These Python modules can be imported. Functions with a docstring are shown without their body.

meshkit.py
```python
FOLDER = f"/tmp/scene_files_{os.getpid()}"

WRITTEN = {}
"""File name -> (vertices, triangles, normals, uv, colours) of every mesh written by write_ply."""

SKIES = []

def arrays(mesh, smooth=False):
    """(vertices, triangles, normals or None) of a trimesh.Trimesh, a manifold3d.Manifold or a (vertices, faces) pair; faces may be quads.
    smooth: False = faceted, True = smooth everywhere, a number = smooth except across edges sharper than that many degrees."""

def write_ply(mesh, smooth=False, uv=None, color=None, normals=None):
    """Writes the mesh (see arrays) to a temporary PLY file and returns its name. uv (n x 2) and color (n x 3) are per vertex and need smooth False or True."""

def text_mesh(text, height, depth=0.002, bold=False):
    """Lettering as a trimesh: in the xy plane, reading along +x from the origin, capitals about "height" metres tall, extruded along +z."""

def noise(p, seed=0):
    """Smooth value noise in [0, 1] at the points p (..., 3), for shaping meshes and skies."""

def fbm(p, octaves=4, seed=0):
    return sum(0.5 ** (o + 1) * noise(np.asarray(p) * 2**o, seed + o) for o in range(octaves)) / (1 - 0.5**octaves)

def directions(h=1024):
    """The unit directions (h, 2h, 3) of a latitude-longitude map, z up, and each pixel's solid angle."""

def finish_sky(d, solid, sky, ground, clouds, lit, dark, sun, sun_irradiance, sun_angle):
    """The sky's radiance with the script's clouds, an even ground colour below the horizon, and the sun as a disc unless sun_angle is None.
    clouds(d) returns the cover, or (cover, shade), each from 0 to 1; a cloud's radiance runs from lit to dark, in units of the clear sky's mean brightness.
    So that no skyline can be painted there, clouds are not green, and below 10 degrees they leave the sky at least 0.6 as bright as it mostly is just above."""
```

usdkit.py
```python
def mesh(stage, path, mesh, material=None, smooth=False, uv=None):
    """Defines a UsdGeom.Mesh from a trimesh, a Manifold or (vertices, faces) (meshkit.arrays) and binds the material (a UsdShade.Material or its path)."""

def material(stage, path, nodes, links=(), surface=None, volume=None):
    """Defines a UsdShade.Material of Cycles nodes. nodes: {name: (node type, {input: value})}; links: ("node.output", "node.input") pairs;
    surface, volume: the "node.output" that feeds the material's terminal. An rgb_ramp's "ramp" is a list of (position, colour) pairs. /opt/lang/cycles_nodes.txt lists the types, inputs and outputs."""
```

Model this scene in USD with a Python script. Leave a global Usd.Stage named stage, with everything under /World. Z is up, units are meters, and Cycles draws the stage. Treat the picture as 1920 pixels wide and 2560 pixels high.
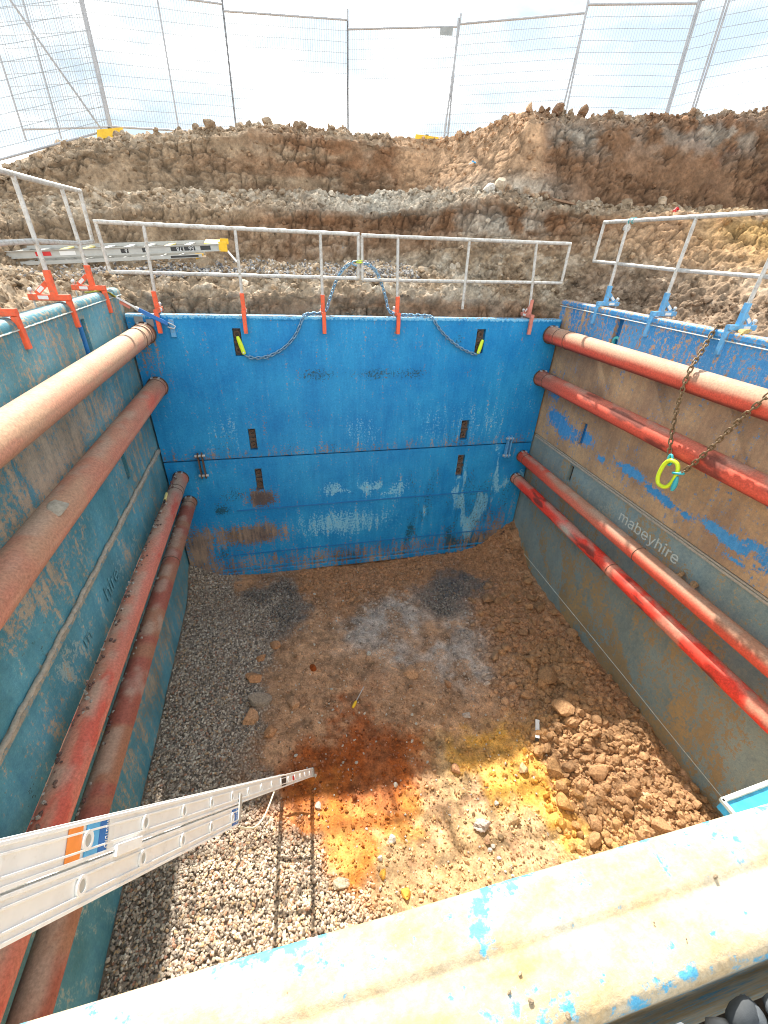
import math
import numpy as np
import trimesh
import manifold3d as mf
import meshkit
import usdkit
from pxr import Usd, UsdGeom, UsdLux, UsdShade, Gf, Sdf, Vt

stage = Usd.Stage.CreateInMemory()
UsdGeom.SetStageUpAxis(stage, 'Z')
UsdGeom.SetStageMetersPerUnit(stage, 1.0)
UsdGeom.Xform.Define(stage, '/World')
UsdGeom.Scope.Define(stage, '/World/Looks')
LK = '/World/Looks/'
PI = math.pi

# ------------------------------------------------------------------ camera, sky, sun, exposure
CAM = np.array([-1.492, -7.643, 0.990])
PITCH, YAW, ROLL, FPX = math.radians(32.0076), math.radians(14.3052), math.radians(2.7021), 1052.455
fwd = np.array([math.sin(YAW) * math.cos(PITCH), math.cos(YAW) * math.cos(PITCH), -math.sin(PITCH)])
rgt = np.array([math.cos(YAW), -math.sin(YAW), 0.0])
up = np.cross(rgt, fwd)
rgt, up = math.cos(ROLL) * rgt + math.sin(ROLL) * up, -math.sin(ROLL) * rgt + math.cos(ROLL) * up
cam = UsdGeom.Camera.Define(stage, '/World/Camera')
cam.CreateHorizontalApertureAttr(36.0)
cam.CreateVerticalApertureAttr(48.0)
cam.CreateFocalLengthAttr(36.0 * FPX / 1920)
cam.CreateClippingRangeAttr((0.05, 5000.0))
cam.CreateExposureAttr(2.3)
cam.AddTransformOp().Set(Gf.Matrix4d(*rgt, 0, *up, 0, *(-fwd), 0, *CAM, 1))

TO_SUN = np.array([-0.04, 0.91, 1.0]); TO_SUN /= np.linalg.norm(TO_SUN)
SUN_EL, SUN_ROT = math.asin(TO_SUN[2]), math.atan2(TO_SUN[0], TO_SUN[1])
usdkit.material(stage, LK + 'sky_air', {
    'sky': ('sky_texture', {'sky_type': 'single_scattering', 'sun_disc': False, 'sun_elevation': SUN_EL, 'sun_rotation': SUN_ROT,
                            'air_density': 1.0, 'aerosol_density': 1.6, 'ozone_density': 1.0}),
    'tc': ('texture_coordinate', {}),
    'mp': ('mapping', {'scale': (1.0, 1.0, 2.6)}),
    'n': ('noise_texture', {'scale': 2.1, 'detail': 7.0, 'roughness': 0.55, 'distortion': 0.5}),
    'r': ('rgb_ramp', {'ramp': [(0.0, (.82, .82, .82)), (0.38, (.82, .82, .82)), (0.55, (.97, .97, .97)), (1.0, (1, 1, 1))]}),
    'n2': ('noise_texture', {'scale': 4.5, 'detail': 6.0, 'roughness': 0.6}),
    'cl': ('rgb_ramp', {'ramp': [(0.40, (1.95, 2.4, 2.75)), (0.53, (2.9, 3.25, 3.45)), (0.72, (9.6, 9.3, 8.8))]}),
    'mx': ('mix', {}),
    'bg': ('background_shader', {'strength': 0.08}),
}, [('tc.generated', 'mp.vector'), ('mp.vector', 'n.vector'), ('mp.vector', 'n2.vector'), ('n.fac', 'r.fac'), ('n2.fac', 'cl.fac'), ('r.color', 'mx.fac'),
    ('sky.color', 'mx.color1'), ('cl.color', 'mx.color2'), ('mx.color', 'bg.color')], surface='bg.background')
dome = UsdLux.DomeLight.Define(stage, '/World/sky')
dome.GetPrim().SetCustomDataByKey('kind', 'structure')
UsdShade.MaterialBindingAPI.Apply(dome.GetPrim()).Bind(UsdShade.Material.Get(stage, LK + 'sky_air'))
sun = UsdLux.DistantLight.Define(stage, '/World/sun')
sun.CreateNormalizeAttr(True)
sun.CreateIntensityAttr(0.56)
sun.CreateAngleAttr(0.9)
sun.CreateColorAttr((1.0, 0.95, 0.86))
zax = TO_SUN
xax = np.cross([0, 1.0, 0], zax); xax /= np.linalg.norm(xax)
yax = np.cross(zax, xax)
sun.AddTransformOp().Set(Gf.Matrix4d(*xax, 0, *yax, 0, *zax, 0, 0, 0, 30, 1))

# ------------------------------------------------------------------ helpers
used = {}
T3 = Sdf.ValueTypeNames


def free(parent, name):
    key = (parent, name)
    used[key] = used.get(key, -1) + 1
    return f'{parent}/{name}' + (f'_{used[key]:03d}' if used[key] else '')


def tag(prim, label=None, cat=None, group=None, kind=None):
    for k, v in (('label', label), ('category', cat), ('group', group), ('kind', kind)):
        if v:
            prim.SetCustomDataByKey(k, v)
    return prim


class Node:
    def __init__(s, path, org): s.path, s.org = path, np.asarray(org, float)


def thing(name, label, cat, loc=(0, 0, 0), group=None):
    p = free('/World', name)
    x = UsdGeom.Xform.Define(stage, p)
    x.AddTranslateOp().Set(Gf.Vec3d(*map(float, loc)))
    tag(x.GetPrim(), label, cat, group)
    return Node(p, loc)


def arr(mesh, smooth):
    return meshkit.arrays(mesh, smooth)


def put(parent, name, mesh, m, smooth=False, attrs=None, label=None, kind=None):
    """One Mesh prim; points are given in world coordinates; parent is a Node or None."""
    base, org = (parent.path, parent.org) if parent else ('/World', np.zeros(3))
    p = free(base, name)
    v, f, n = arr(mesh, smooth)
    q = usdkit.mesh(stage, p, (v - org, f), LK + m)
    if n is not None:
        q.CreateNormalsAttr(Vt.Vec3fArray.FromNumpy(n.astype(np.float32)))
        q.SetNormalsInterpolation('vertex')
    for k, fn in (attrs or {}).items():
        c = fn(v, n) if callable(fn) else np.asarray(fn)
        UsdGeom.PrimvarsAPI(q).CreatePrimvar(k, T3.Color3fArray, 'vertex').Set(Vt.Vec3fArray.FromNumpy(np.clip(c, 0, 4).astype(np.float32)))
    tag(q.GetPrim(), label, None, None, kind)
    return Node(p, org)


def solo(name, mesh, m, label=None, cat=None, group=None, kind=None, smooth=False, attrs=None):
    n = put(None, name, mesh, m, smooth, attrs)
    tag(stage.GetPrimAtPath(n.path), label, cat, group, kind)
    return n


def cat(*ms):
    return trimesh.util.concatenate([m for m in ms])


def box(lo, hi):
    lo, hi = np.minimum(lo, hi), np.maximum(lo, hi)
    return trimesh.creation.box(hi - lo, trimesh.transformations.translation_matrix((lo + hi) / 2))


def frame(d, upv=(0, 0, 1)):
    d = np.asarray(d, float); d = d / np.linalg.norm(d)
    u = np.asarray(upv, float)
    if abs(d @ u) > 0.97: u = np.array([1.0, 0, 0])
    a = np.cross(u, d); a /= np.linalg.norm(a)
    b = np.cross(d, a)
    return a, b, d


def beam(p, q, w, h, upv=(0, 0, 1)):
    """Bar from p to q; w across, h along upv; edges lightly chamfered."""
    p, q = np.asarray(p, float), np.asarray(q, float)
    a, b, d = frame(q - p, upv)
    c = min(w, h) * 0.12
    pr = [(-w / 2 + c, -h / 2), (w / 2 - c, -h / 2), (w / 2, -h / 2 + c), (w / 2, h / 2 - c), (w / 2 - c, h / 2), (-w / 2 + c, h / 2), (-w / 2, h / 2 - c), (-w / 2, -h / 2 + c)]
    ring = np.array([a * x + b * y for x, y in pr])
    v = np.vstack([p + ring, q + ring, [p], [q]])
    n = 8
    f = []
    for i in range(n):
        j = (i + 1) % n
        f += [[i, j, n + j], [i, n + j, n + i], [2 * n, j, i], [2 * n + 1, n + i, n + j]]
    return trimesh.Trimesh(v, f, process=False)


def tube(pts, r, k=10, close=False):
    """Round tube through pts with parallel-transported rings."""
    pts = np.asarray(pts, float)
    n = len(pts)
    r = np.broadcast_to(r, n)
    tan = np.gradient(pts, axis=0) if not close else np.roll(pts, -1, 0) - np.roll(pts, 1, 0)
    tan /= np.linalg.norm(tan, axis=1, keepdims=True)
    a, b, _ = frame(tan[0])
    th = np.arange(k) / k * 2 * PI
    v = []
    for i in range(n):
        a = a - tan[i] * (a @ tan[i]); a /= np.linalg.norm(a)
        b = np.cross(tan[i], a)
        v.append(pts[i] + r[i] * (np.cos(th)[:, None] * a + np.sin(th)[:, None] * b))
    v = np.vstack(v)
    f = []
    m = n if close else n - 1
    for i in range(m):
        i2 = (i + 1) % n
        for j in range(k):
            j2 = (j + 1) % k
            f += [[i * k + j, i * k + j2, i2 * k + j2], [i * k + j, i2 * k + j2, i2 * k + j]]
    if not close:
        v = np.vstack([v, pts[:1], pts[-1:]])
        c0, c1 = n * k, n * k + 1
        for j in range(k):
            j2 = (j + 1) % k
            f += [[c0, j2, j], [c1, (n - 1) * k + j, (n - 1) * k + j2]]
    return trimesh.Trimesh(v, f, process=False)


def rod(p, q, r, k=12):
    return tube([p, q], r, k)


def fbm(p, s=1.0, o=4, seed=0):
    return meshkit.fbm(np.asarray(p) * s, o, seed)


def sstep(a, b, x):
    t = np.clip((x - a) / (b - a), 0, 1)
    return t * t * (3 - 2 * t)


def ell(a, b, ca, cb, ra, rb):
    """Soft elliptical patch, 1 in the centre."""
    return np.exp(-(((a - ca) / ra) ** 2 + ((b - cb) / rb) ** 2))


_ico = {k: trimesh.creation.icosphere(k) for k in (0, 1, 2, 3)}


def lump(rng, c, size, sub=1, rough=0.28, flat=0.75):
    """An angular clod or stone standing at c."""
    b = _ico[sub]
    v = b.vertices.copy()
    off = rng.uniform(-50, 50, 3)
    v *= (1 + rough * 3.0 * (fbm(v * 1.6 + off, 1.0, 4) - .5))[:, None]
    # a few cut planes make it angular
    if sub > 1: v *= (1 + .45 * (fbm(v * 4.0 + off, 1.0, 3) - .5))[:, None]
    for _ in range(4 + 3 * sub):
        nrm = rng.normal(size=3); nrm /= np.linalg.norm(nrm)
        h = v @ nrm
        lim = rng.uniform(0.45, 0.78)
        v -= np.maximum(h - lim, 0)[:, None] * nrm * 0.85
    v *= np.array([rng.uniform(.75, 1.25), rng.uniform(.75, 1.25), rng.uniform(flat - .15, flat + .15)])
    a = rng.uniform(0, 2 * PI)
    R = trimesh.transformations.rotation_matrix(a, [0, 0, 1])[:3, :3] @ trimesh.transformations.rotation_matrix(rng.uniform(-.4, .4), [1, 0, 0])[:3, :3]
    return trimesh.Trimesh(v @ R.T * size / 2 + c, b.faces.copy(), process=False)


def many_lumps(rng, centres, sizes, cols, sub=0, flat=.7, jit=.28):
    """Thousands of small stones joined into one mesh, one colour each."""
    b = _ico[sub]
    n, m = len(centres), len(b.vertices)
    v = np.repeat(b.vertices[None], n, 0) * (1 + rng.uniform(-jit, jit, (n, m, 1)))
    v = v * rng.uniform([.7, .7, flat - .2], [1.3, 1.3, flat + .2], (n, 3))[:, None, :]
    q = rng.normal(size=(n, 4)); q[:, 1:3] *= .45; q /= np.linalg.norm(q, axis=1, keepdims=True)
    w, x, y, z = q.T
    R = np.stack([1 - 2 * (y * y + z * z), 2 * (x * y - z * w), 2 * (x * z + y * w), 2 * (x * y + z * w), 1 - 2 * (x * x + z * z), 2 * (y * z - x * w), 2 * (x * z - y * w), 2 * (y * z + x * w), 1 - 2 * (x * x + y * y)], -1).reshape(n, 3, 3)
    v = np.einsum('nij,nmj->nmi', R, v) * (np.asarray(sizes) / 2)[:, None, None] + np.asarray(centres)[:, None, :]
    f = (b.faces[None] + (np.arange(n) * m)[:, None, None]).reshape(-1, 3)
    return trimesh.Trimesh(v.reshape(-1, 3), f, process=False), np.repeat(cols, m, 0)


# ------------------------------------------------------------------ materials
def plain(name, col, rough=0.6, metal=0.0, var=0.15, scale=9.0, bump=0.0, spec=0.5, dirt=0.0, dirt_col=(.24, .17, .11)):
    c = np.asarray(col, float)
    usdkit.material(stage, LK + name, {
        'g': ('geometry', {}),
        'n': ('noise_texture', {'scale': scale, 'detail': 6.0, 'roughness': 0.65}),
        'r': ('rgb_ramp', {'ramp': [(0.3, tuple(c * (1 - var))), (0.7, tuple(np.minimum(c * (1 + var), 1)))]}),
        'd': ('noise_texture', {'scale': 21.0, 'detail': 8.0, 'roughness': 0.75}),
        'dr': ('rgb_ramp', {'ramp': [(0.62 - .3 * dirt, (0, 0, 0)), (0.72 - .25 * dirt, (min(1.6 * dirt, .9),) * 3)]}),
        'mx': ('mix', {'color2': dirt_col}),
        'b': ('bump', {'strength': bump, 'distance': 0.01}),
        'p': ('principled_bsdf', {'roughness': rough, 'metallic': metal, 'specular_ior_level': spec}),
    }, [('g.position', 'n.vector'), ('g.position', 'd.vector'), ('n.fac', 'r.fac'), ('d.fac', 'dr.fac'), ('dr.color', 'mx.fac'), ('r.color', 'mx.color1'), ('mx.color', 'p.base_color'), ('n.fac', 'b.height'), ('b.normal', 'p.normal')], surface='p.BSDF')


def tinted(name, rough=0.9, amp=0.35, scale=30.0, bump=0.5, bscale=60.0, dist=0.02, spec=0.2):
    """Colour from the mesh's own 'tint' with fine grain on top."""
    usdkit.material(stage, LK + name, {
        'a': ('attribute', {'attribute': 'tint'}),
        'g': ('geometry', {}),
        'n': ('noise_texture', {'scale': scale, 'detail': 7.0, 'roughness': 0.7}),
        'r': ('rgb_ramp', {'ramp': [(0.25, (1 - amp,) * 3), (0.75, (1 + amp,) * 3)]}),
        'm': ('vector_math', {'math_type': 'multiply'}),
        'n2': ('noise_texture', {'scale': bscale, 'detail': 8.0, 'roughness': 0.75}),
        'b': ('bump', {'strength': bump, 'distance': dist}),
        'p': ('principled_bsdf', {'roughness': rough, 'specular_ior_level': spec}),
    }, [('g.position', 'n.vector'), ('g.position', 'n2.vector'), ('n.fac', 'r.fac'), ('a.color', 'm.vector1'), ('r.color', 'm.vector2'), ('m.vector', 'p.base_color'),
        ('n2.fac', 'b.height'), ('b.normal', 'p.normal')], surface='p.BSDF')


def weathered(name, paint, paint2, mud, mud2, dark, pale, streak=(9, 9, 1.2), chip=0.5, rough=0.45, speck=0.35):
    """Painted steel: 'stain' r = mud cover, g = dark or rusty wear, b = pale scrapes."""
    nd = {
        'a': ('attribute', {'attribute': 'stain'}), 's': ('separate_color', {}), 'g': ('geometry', {}),
        'big': ('noise_texture', {'scale': 1.3, 'detail': 5.0, 'roughness': 0.6}),
        'pr': ('rgb_ramp', {'ramp': [(0.36, paint), (0.64, paint2)]}),
        'mp': ('mapping', {'scale': streak}),
        'st': ('noise_texture', {'scale': 1.0, 'detail': 8.0, 'roughness': 0.68}),
        'fi': ('noise_texture', {'scale': 26.0, 'detail': 8.0, 'roughness': 0.72}),
        'ff': ('noise_texture', {'scale': 90.0, 'detail': 5.0, 'roughness': 0.7}),
        'mr': ('rgb_ramp', {'ramp': [(0.42, mud), (0.58, mud2)]}),
        'mixn': ('mix_float', {'fac': 0.58}), 'mrn': ('mix_float', {'fac': 0.6}),
        'm1': ('math', {'math_type': 'multiply_add', 'value2': 5.0, 'value3': -2.5}),
        'm2': ('math', {'math_type': 'add'}),
        'mm': ('map_range', {'range_type': 'smoothstep', 'from_min': 0.34, 'from_max': 0.66, 'to_max': 0.93, 'clamp': True}),
        'd1': ('math', {'math_type': 'multiply_add', 'value2': 3.6, 'value3': -2.05}),
        'd2': ('math', {'math_type': 'add'}),
        'dm': ('map_range', {'range_type': 'smoothstep', 'from_min': 0.42, 'from_max': 0.60, 'to_max': 0.9, 'clamp': True}),
        'p1': ('math', {'math_type': 'multiply_add', 'value2': 5.0, 'value3': -2.7}),
        'p2': ('math', {'math_type': 'add'}),
        'pm': ('map_range', {'range_type': 'smoothstep', 'from_min': 0.42, 'from_max': 0.60, 'to_max': 0.85, 'clamp': True}),
        'v': ('voronoi_texture', {'scale': 23.0, 'randomness': 1.0}),
        'vm': ('map_range', {'from_min': 0.05, 'from_max': 0.11, 'to_min': speck, 'to_max': 0.0, 'clamp': True}),
        'vn': ('map_range', {'from_min': 0.52, 'from_max': 0.6, 'clamp': True}),
        'vx': ('math', {'math_type': 'multiply'}),
        'c1': ('mix', {'color2': pale}), 'c1b': ('mix', {'color2': tuple(np.minimum(np.array(pale) * 1.25, .9))}),
        'c2': ('mix', {'color2': dark}), 'c3': ('mix', {}),
        'sr': ('rgb_ramp', {'ramp': [(0.32, (.60, .70, .80)), (0.5, (1, 1, 1)), (0.68, (1.36, 1.27, 1.18))]}), 'gs': ('vector_math', {'math_type': 'multiply'}),
        'gr': ('rgb_ramp', {'ramp': [(0.25, (.80,) * 3), (0.75, (1.2,) * 3)]}),
        'gm': ('vector_math', {'math_type': 'multiply'}),
        'ro': ('map_range', {'from_min': 0.0, 'from_max': 1.0, 'to_min': rough, 'to_max': 0.92, 'clamp': True}),
        'hb': ('math', {'math_type': 'multiply_add', 'value2': 0.6}),
        'b': ('bump', {'strength': 0.35, 'distance': 0.008}),
        'p': ('principled_bsdf', {'specular_ior_level': 0.28}),
    }
    ln = [('a.color', 's.color'), ('g.position', 'big.vector'), ('g.position', 'mp.vector'), ('mp.vector', 'st.vector'), ('g.position', 'fi.vector'), ('g.position', 'ff.vector'), ('g.position', 'v.vector'),
          ('big.fac', 'pr.fac'), ('st.fac', 'mixn.a'), ('fi.fac', 'mixn.b'), ('mixn.result', 'm1.value1'), ('m1.value', 'm2.value1'), ('s.r', 'm2.value2'), ('m2.value', 'mm.value'),
          ('fi.fac', 'd1.value1'), ('d1.value', 'd2.value1'), ('s.g', 'd2.value2'), ('d2.value', 'dm.value'),
          ('mixn.result', 'p1.value1'), ('p1.value', 'p2.value1'), ('s.b', 'p2.value2'), ('p2.value', 'pm.value'),
          ('v.distance', 'vm.value'), ('big.fac', 'vn.value'), ('vm.result', 'vx.value1'), ('vn.result', 'vx.value2'),
          ('pr.color', 'c1.color1'), ('pm.result', 'c1.fac'), ('c1.color', 'c1b.color1'), ('vx.value', 'c1b.fac'),
          ('c1b.color', 'c2.color1'), ('dm.result', 'c2.fac'), ('c2.color', 'c3.color1'), ('mm.result', 'c3.fac'), ('st.fac', 'mrn.a'), ('big.fac', 'mrn.b'), ('mrn.result', 'mr.fac'), ('mr.color', 'c3.color2'),
          ('c3.color', 'gm.vector1'), ('ff.fac', 'gr.fac'), ('gr.color', 'gm.vector2'), ('gm.vector', 'gs.vector1'), ('mixn.result', 'sr.fac'), ('sr.color', 'gs.vector2'), ('gs.vector', 'p.base_color'), ('mm.result', 'ro.value'), ('ro.result', 'p.roughness'),
          ('mm.result', 'hb.value1'), ('ff.fac', 'hb.value3'), ('hb.value', 'b.height'), ('b.normal', 'p.normal')]
    usdkit.material(stage, LK + name, nd, ln, surface='p.BSDF')


weathered('far_paint', (.008, .205, .50), (.020, .28, .58), (.11, .07, .045), (.31, .21, .135), (.012, .07, .105), (.20, .48, .66), streak=(11, 11, 1.4))
weathered('left_paint', (.065, .205, .245), (.11, .32, .40), (.27, .225, .165), (.37, .32, .245), (.03, .055, .055), (.30, .38, .36), streak=(9, 9, 1.5))
weathered('right_upper_paint', (.06, .29, .62), (.09, .34, .66), (.60, .375, .18), (.36, .21, .10), (.06, .045, .03), (.38, .48, .52), streak=(14, 14, 1.1))
weathered('right_lower_paint', (.23, .285, .27), (.27, .35, .35), (.42, .29, .14), (.31, .225, .12), (.035, .045, .045), (.34, .40, .38), streak=(6, 6, 1.6))
weathered('near_paint', (.10, .40, .58), (.16, .47, .64), (.62, .51, .36), (.45, .28, .11), (.20, .13, .07), (.70, .70, .66), streak=(7, 16, 7), rough=.6, speck=.1)
tinted('strut_paint', rough=0.75, amp=0.38, scale=45, bump=0.25, bscale=80, dist=0.006, spec=0.4)
tinted('soil', rough=0.95, amp=0.5, scale=16, bump=0.9, bscale=24, dist=0.05)
tinted('pit_soil', rough=0.85, amp=0.6, scale=40, bump=0.6, bscale=60, dist=0.02, spec=0.3)
tinted('stones', rough=0.8, amp=0.15, scale=60, bump=0.3, bscale=120, dist=0.005, spec=0.35)
plain('galvanised', (.56, .55, .52), rough=0.5, metal=0.2, var=.22, scale=14, dirt=.4, dirt_col=(.32, .25, .17))
plain('fence_steel', (.40, .40, .41), rough=0.5, metal=0.3)
plain('fence_wire', (.36, .38, .40), rough=0.55, metal=0.2)
plain('orange_paint', (.80, .12, .045), rough=0.55, var=.2, dirt=.35)
plain('salmon_paint', (.62, .22, .16), rough=0.6, var=.2)
plain('sky_blue_paint', (.12, .38, .66), rough=0.5, var=.2, dirt=.35)
plain('aluminium', (.86, .865, .855), rough=0.5, metal=0.1, var=.07, dirt=.16, dirt_col=(.50, .46, .40))
plain('ladder_grey', (.46, .455, .42), rough=0.5, metal=0.1, var=.08)
plain('yellow_plastic', (.80, .48, .02), rough=0.45, var=.1)
plain('pale_yellow', (.72, .60, .22), rough=0.6)
plain('lime_paint', (.62, .78, .03), rough=0.35, var=.08)
plain('turquoise_paint', (.05, .42, .48), rough=0.4, var=.2)
plain('chain_blue', (.20, .34, .47), rough=0.38, metal=0.6, var=.3, scale=30)
plain('chain_brown', (.19, .125, .065), rough=0.6, metal=0.3, var=.35, scale=40)
plain('dark_steel', (.035, .032, .03), rough=0.7)
plain('rusty_steel', (.10, .06, .04), rough=0.8, var=.5, scale=30, bump=.4)
plain('bright_steel', (.62, .62, .60), rough=0.3, metal=0.6)
plain('slot_dirt', (.16, .13, .11), rough=0.95, var=.6, scale=40, bump=.8)
plain('slot_blue', (.01, .16, .42), rough=0.5)
plain('label_white', (.78, .78, .76), rough=0.5, var=.04)
plain('label_black', (.03, .03, .03), rough=0.5)
plain('label_blue', (.02, .16, .48), rough=0.45)
plain('label_sky', (.10, .42, .75), rough=0.45)
plain('label_orange', (.86, .28, .06), rough=0.5)
plain('label_red', (.62, .03, .03), rough=0.5)
plain('ghost_lettering', (.115, .285, .335), rough=.8, var=.4, scale=12)
plain('faded_lettering', (.58, .62, .57), rough=0.7, var=.25, scale=40)
plain('strap_web', (.34, .34, .05), rough=0.85, var=.4, scale=60)
plain('timber', (.26, .16, .10), rough=0.85, var=.3, scale=30)
plain('rope', (.62, .56, .42), rough=0.9)
plain('grey_sheet', (.30, .31, .30), rough=0.6)
plain('dried_mud', (.42, .37, .30), rough=0.95, var=.25, scale=30, bump=.7)
plain('slot_cyan', (.04, .36, .62), rough=.5, var=.35, scale=30)
plain('steel_bottom', (.05, .06, .06), rough=0.8)

# ------------------------------------------------------------------ the excavated ground around the pit
# columns from the left side, round the back, to the right side; rows from the pit wall up to the crest and on to the horizon
COLS = [  # A            B                C                 D                  E                  F                 G
    [(-4.0, -14, -.7), (-4.7, -14, .35), (-6.2, -14, .5), (-6.7, -14, 1.0), (-7.6, -14, 1.05), (-8.2, -14, 1.15), (-10, -14, 1.1)],
    [(-4.0, -6, -.7), (-4.65, -6, .42), (-6.2, -6, .55), (-6.6, -6, 1.0), (-7.6, -6, 1.02), (-8.1, -6, 1.05), (-10, -6, 1.0)],
    [(-4.0, -2, -.7), (-4.6, -2, .43), (-6.2, -2, .55), (-6.5, -1.6, 1.01), (-7.5, -1.4, 1.05), (-8.0, -1.0, 1.08), (-10, -1, 1.0)],
    [(-4.0, 0, -.7), (-4.6, 0, .42), (-6.0, .6, .5), (-6.4, .9, 1.12), (-7.2, 1.3, 1.15), (-7.6, 2.0, 1.3), (-9.6, 3, 1.2)],
    [(-3.95, .4, -.7), (-4.35, .85, .41), (-5.4, 2.0, .5), (-6.0, 2.4, 1.36), (-6.4, 3.1, 1.4), (-6.5, 3.5, 1.79), (-7.6, 5.5, 1.9)],
    [(-3.6, .5, -.7), (-3.7, 1.0, .46), (-4.3, 2.45, .58), (-4.5, 2.85, 1.60), (-4.8, 3.8, 1.64), (-5.0, 4.3, 2.46), (-5.4, 5.6, 2.72)],
    [(-3.0, .5, -.7), (-3.0, 1.0, .49), (-3.2, 2.55, .63), (-3.3, 2.95, 1.72), (-3.4, 3.95, 1.76), (-3.5, 4.45, 2.77), (-3.7, 6.0, 2.95)],
    [(-1.8, .5, -.7), (-1.8, 1.0, .53), (-2.0, 2.6, .69), (-2.0, 3.0, 1.79), (-2.0, 4.0, 1.83), (-2.0, 4.45, 3.03), (-2.0, 6.3, 3.08)],
    [(0, .5, -.7), (0, 1.0, .53), (0, 2.6, .77), (0, 3.0, 1.9), (0, 4.0, 1.94), (0, 4.45, 3.13), (.4, 6.3, 3.1)],
    [(.9, .5, -.7), (.9, 1.0, .51), (.95, 2.6, .82), (1.0, 3.0, 1.95), (1.4, 4.05, 1.96), (1.5, 4.45, 3.13), (2.0, 6.1, 3.1)],
    [(1.7, .5, -.7), (1.7, 1.0, .51), (1.45, 2.35, .95), (1.7, 2.8, 1.97), (1.85, 3.95, 1.96), (2.5, 4.4, 3.13), (3.4, 5.6, 3.1)],
    [(2.4, .5, -.7), (2.4, 1.0, .52), (1.95, 1.9, 1.15), (2.15, 2.3, 1.97), (2.3, 2.9, 1.98), (3.1, 3.42, 3.15), (4.6, 4.8, 3.1)],
    [(3.0, .45, -.7), (3.0, .97, .48), (2.6, 1.3, 1.3), (2.65, 1.6, 1.98), (2.75, 1.95, 2.04), (3.48, 2.40, 3.18), (5.2, 4.0, 3.12)],
    [(3.3, .45, -.7), (3.3, .92, .46), (3.0, 1.2, 1.3), (3.05, 1.5, 1.96), (3.15, 1.75, 2.0), (3.56, 2.28, 3.20), (5.3, 3.95, 3.12)],
    [(4.0, .3, -.7), (4.2, .6, .32), (4.0, .95, 1.25), (4.0, 1.2, 1.89), (4.1, 1.6, 1.93), (4.4, 2.2, 3.22), (5.8, 3.9, 3.1)],
    [(4.05, -.5, -.7), (4.9, -.2, .25), (5.1, .5, 1.2), (5.4, 1.15, 1.89), (5.6, 1.6, 1.93), (6.0, 2.15, 3.28), (7.0, 3.6, 3.1)],
    [(4.05, -2, -.7), (5.0, -1.6, .25), (6.0, -.5, 1.1), (7.0, .9, 1.92), (7.3, 1.35, 1.95), (8.0, 2.0, 3.52), (9.0, 3.3, 3.4)],
    [(4.05, -4, -.7), (5.0, -3.8, .25), (6.5, -2.5, 1.0), (8.8, .3, 1.95), (9.2, .8, 2.0), (10.0, 1.5, 3.82), (11.4, 2.8, 3.7)],
    [(4.05, -7, -.7), (5.0, -7, .2), (6.6, -6.6, .9), (9.0, -4.6, 1.9), (9.6, -4.3, 2.0), (11.0, -3.5, 3.9), (13, -2.6, 3.8)],
    [(4.05, -14, -.7), (5.0, -14, .2), (6.6, -14, .9), (9.0, -14, 1.9), (9.5, -14, 2.0), (11, -14, 3.9), (13, -14, 3.8)]]
COLS = np.array(COLS, float)
A_, B_, C_, D_, E_, F_, G_ = (COLS[:, i].copy() for i in range(7))
out = (F_ - C_)[:, :2]; out /= np.linalg.norm(out, axis=1, keepdims=True)
lift = lambda a, b, fxy, fz_: np.column_stack([a[:, :2] + (b - a)[:, :2] * fxy, a[:, 2] + (b - a)[:, 2] * fz_])
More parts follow.
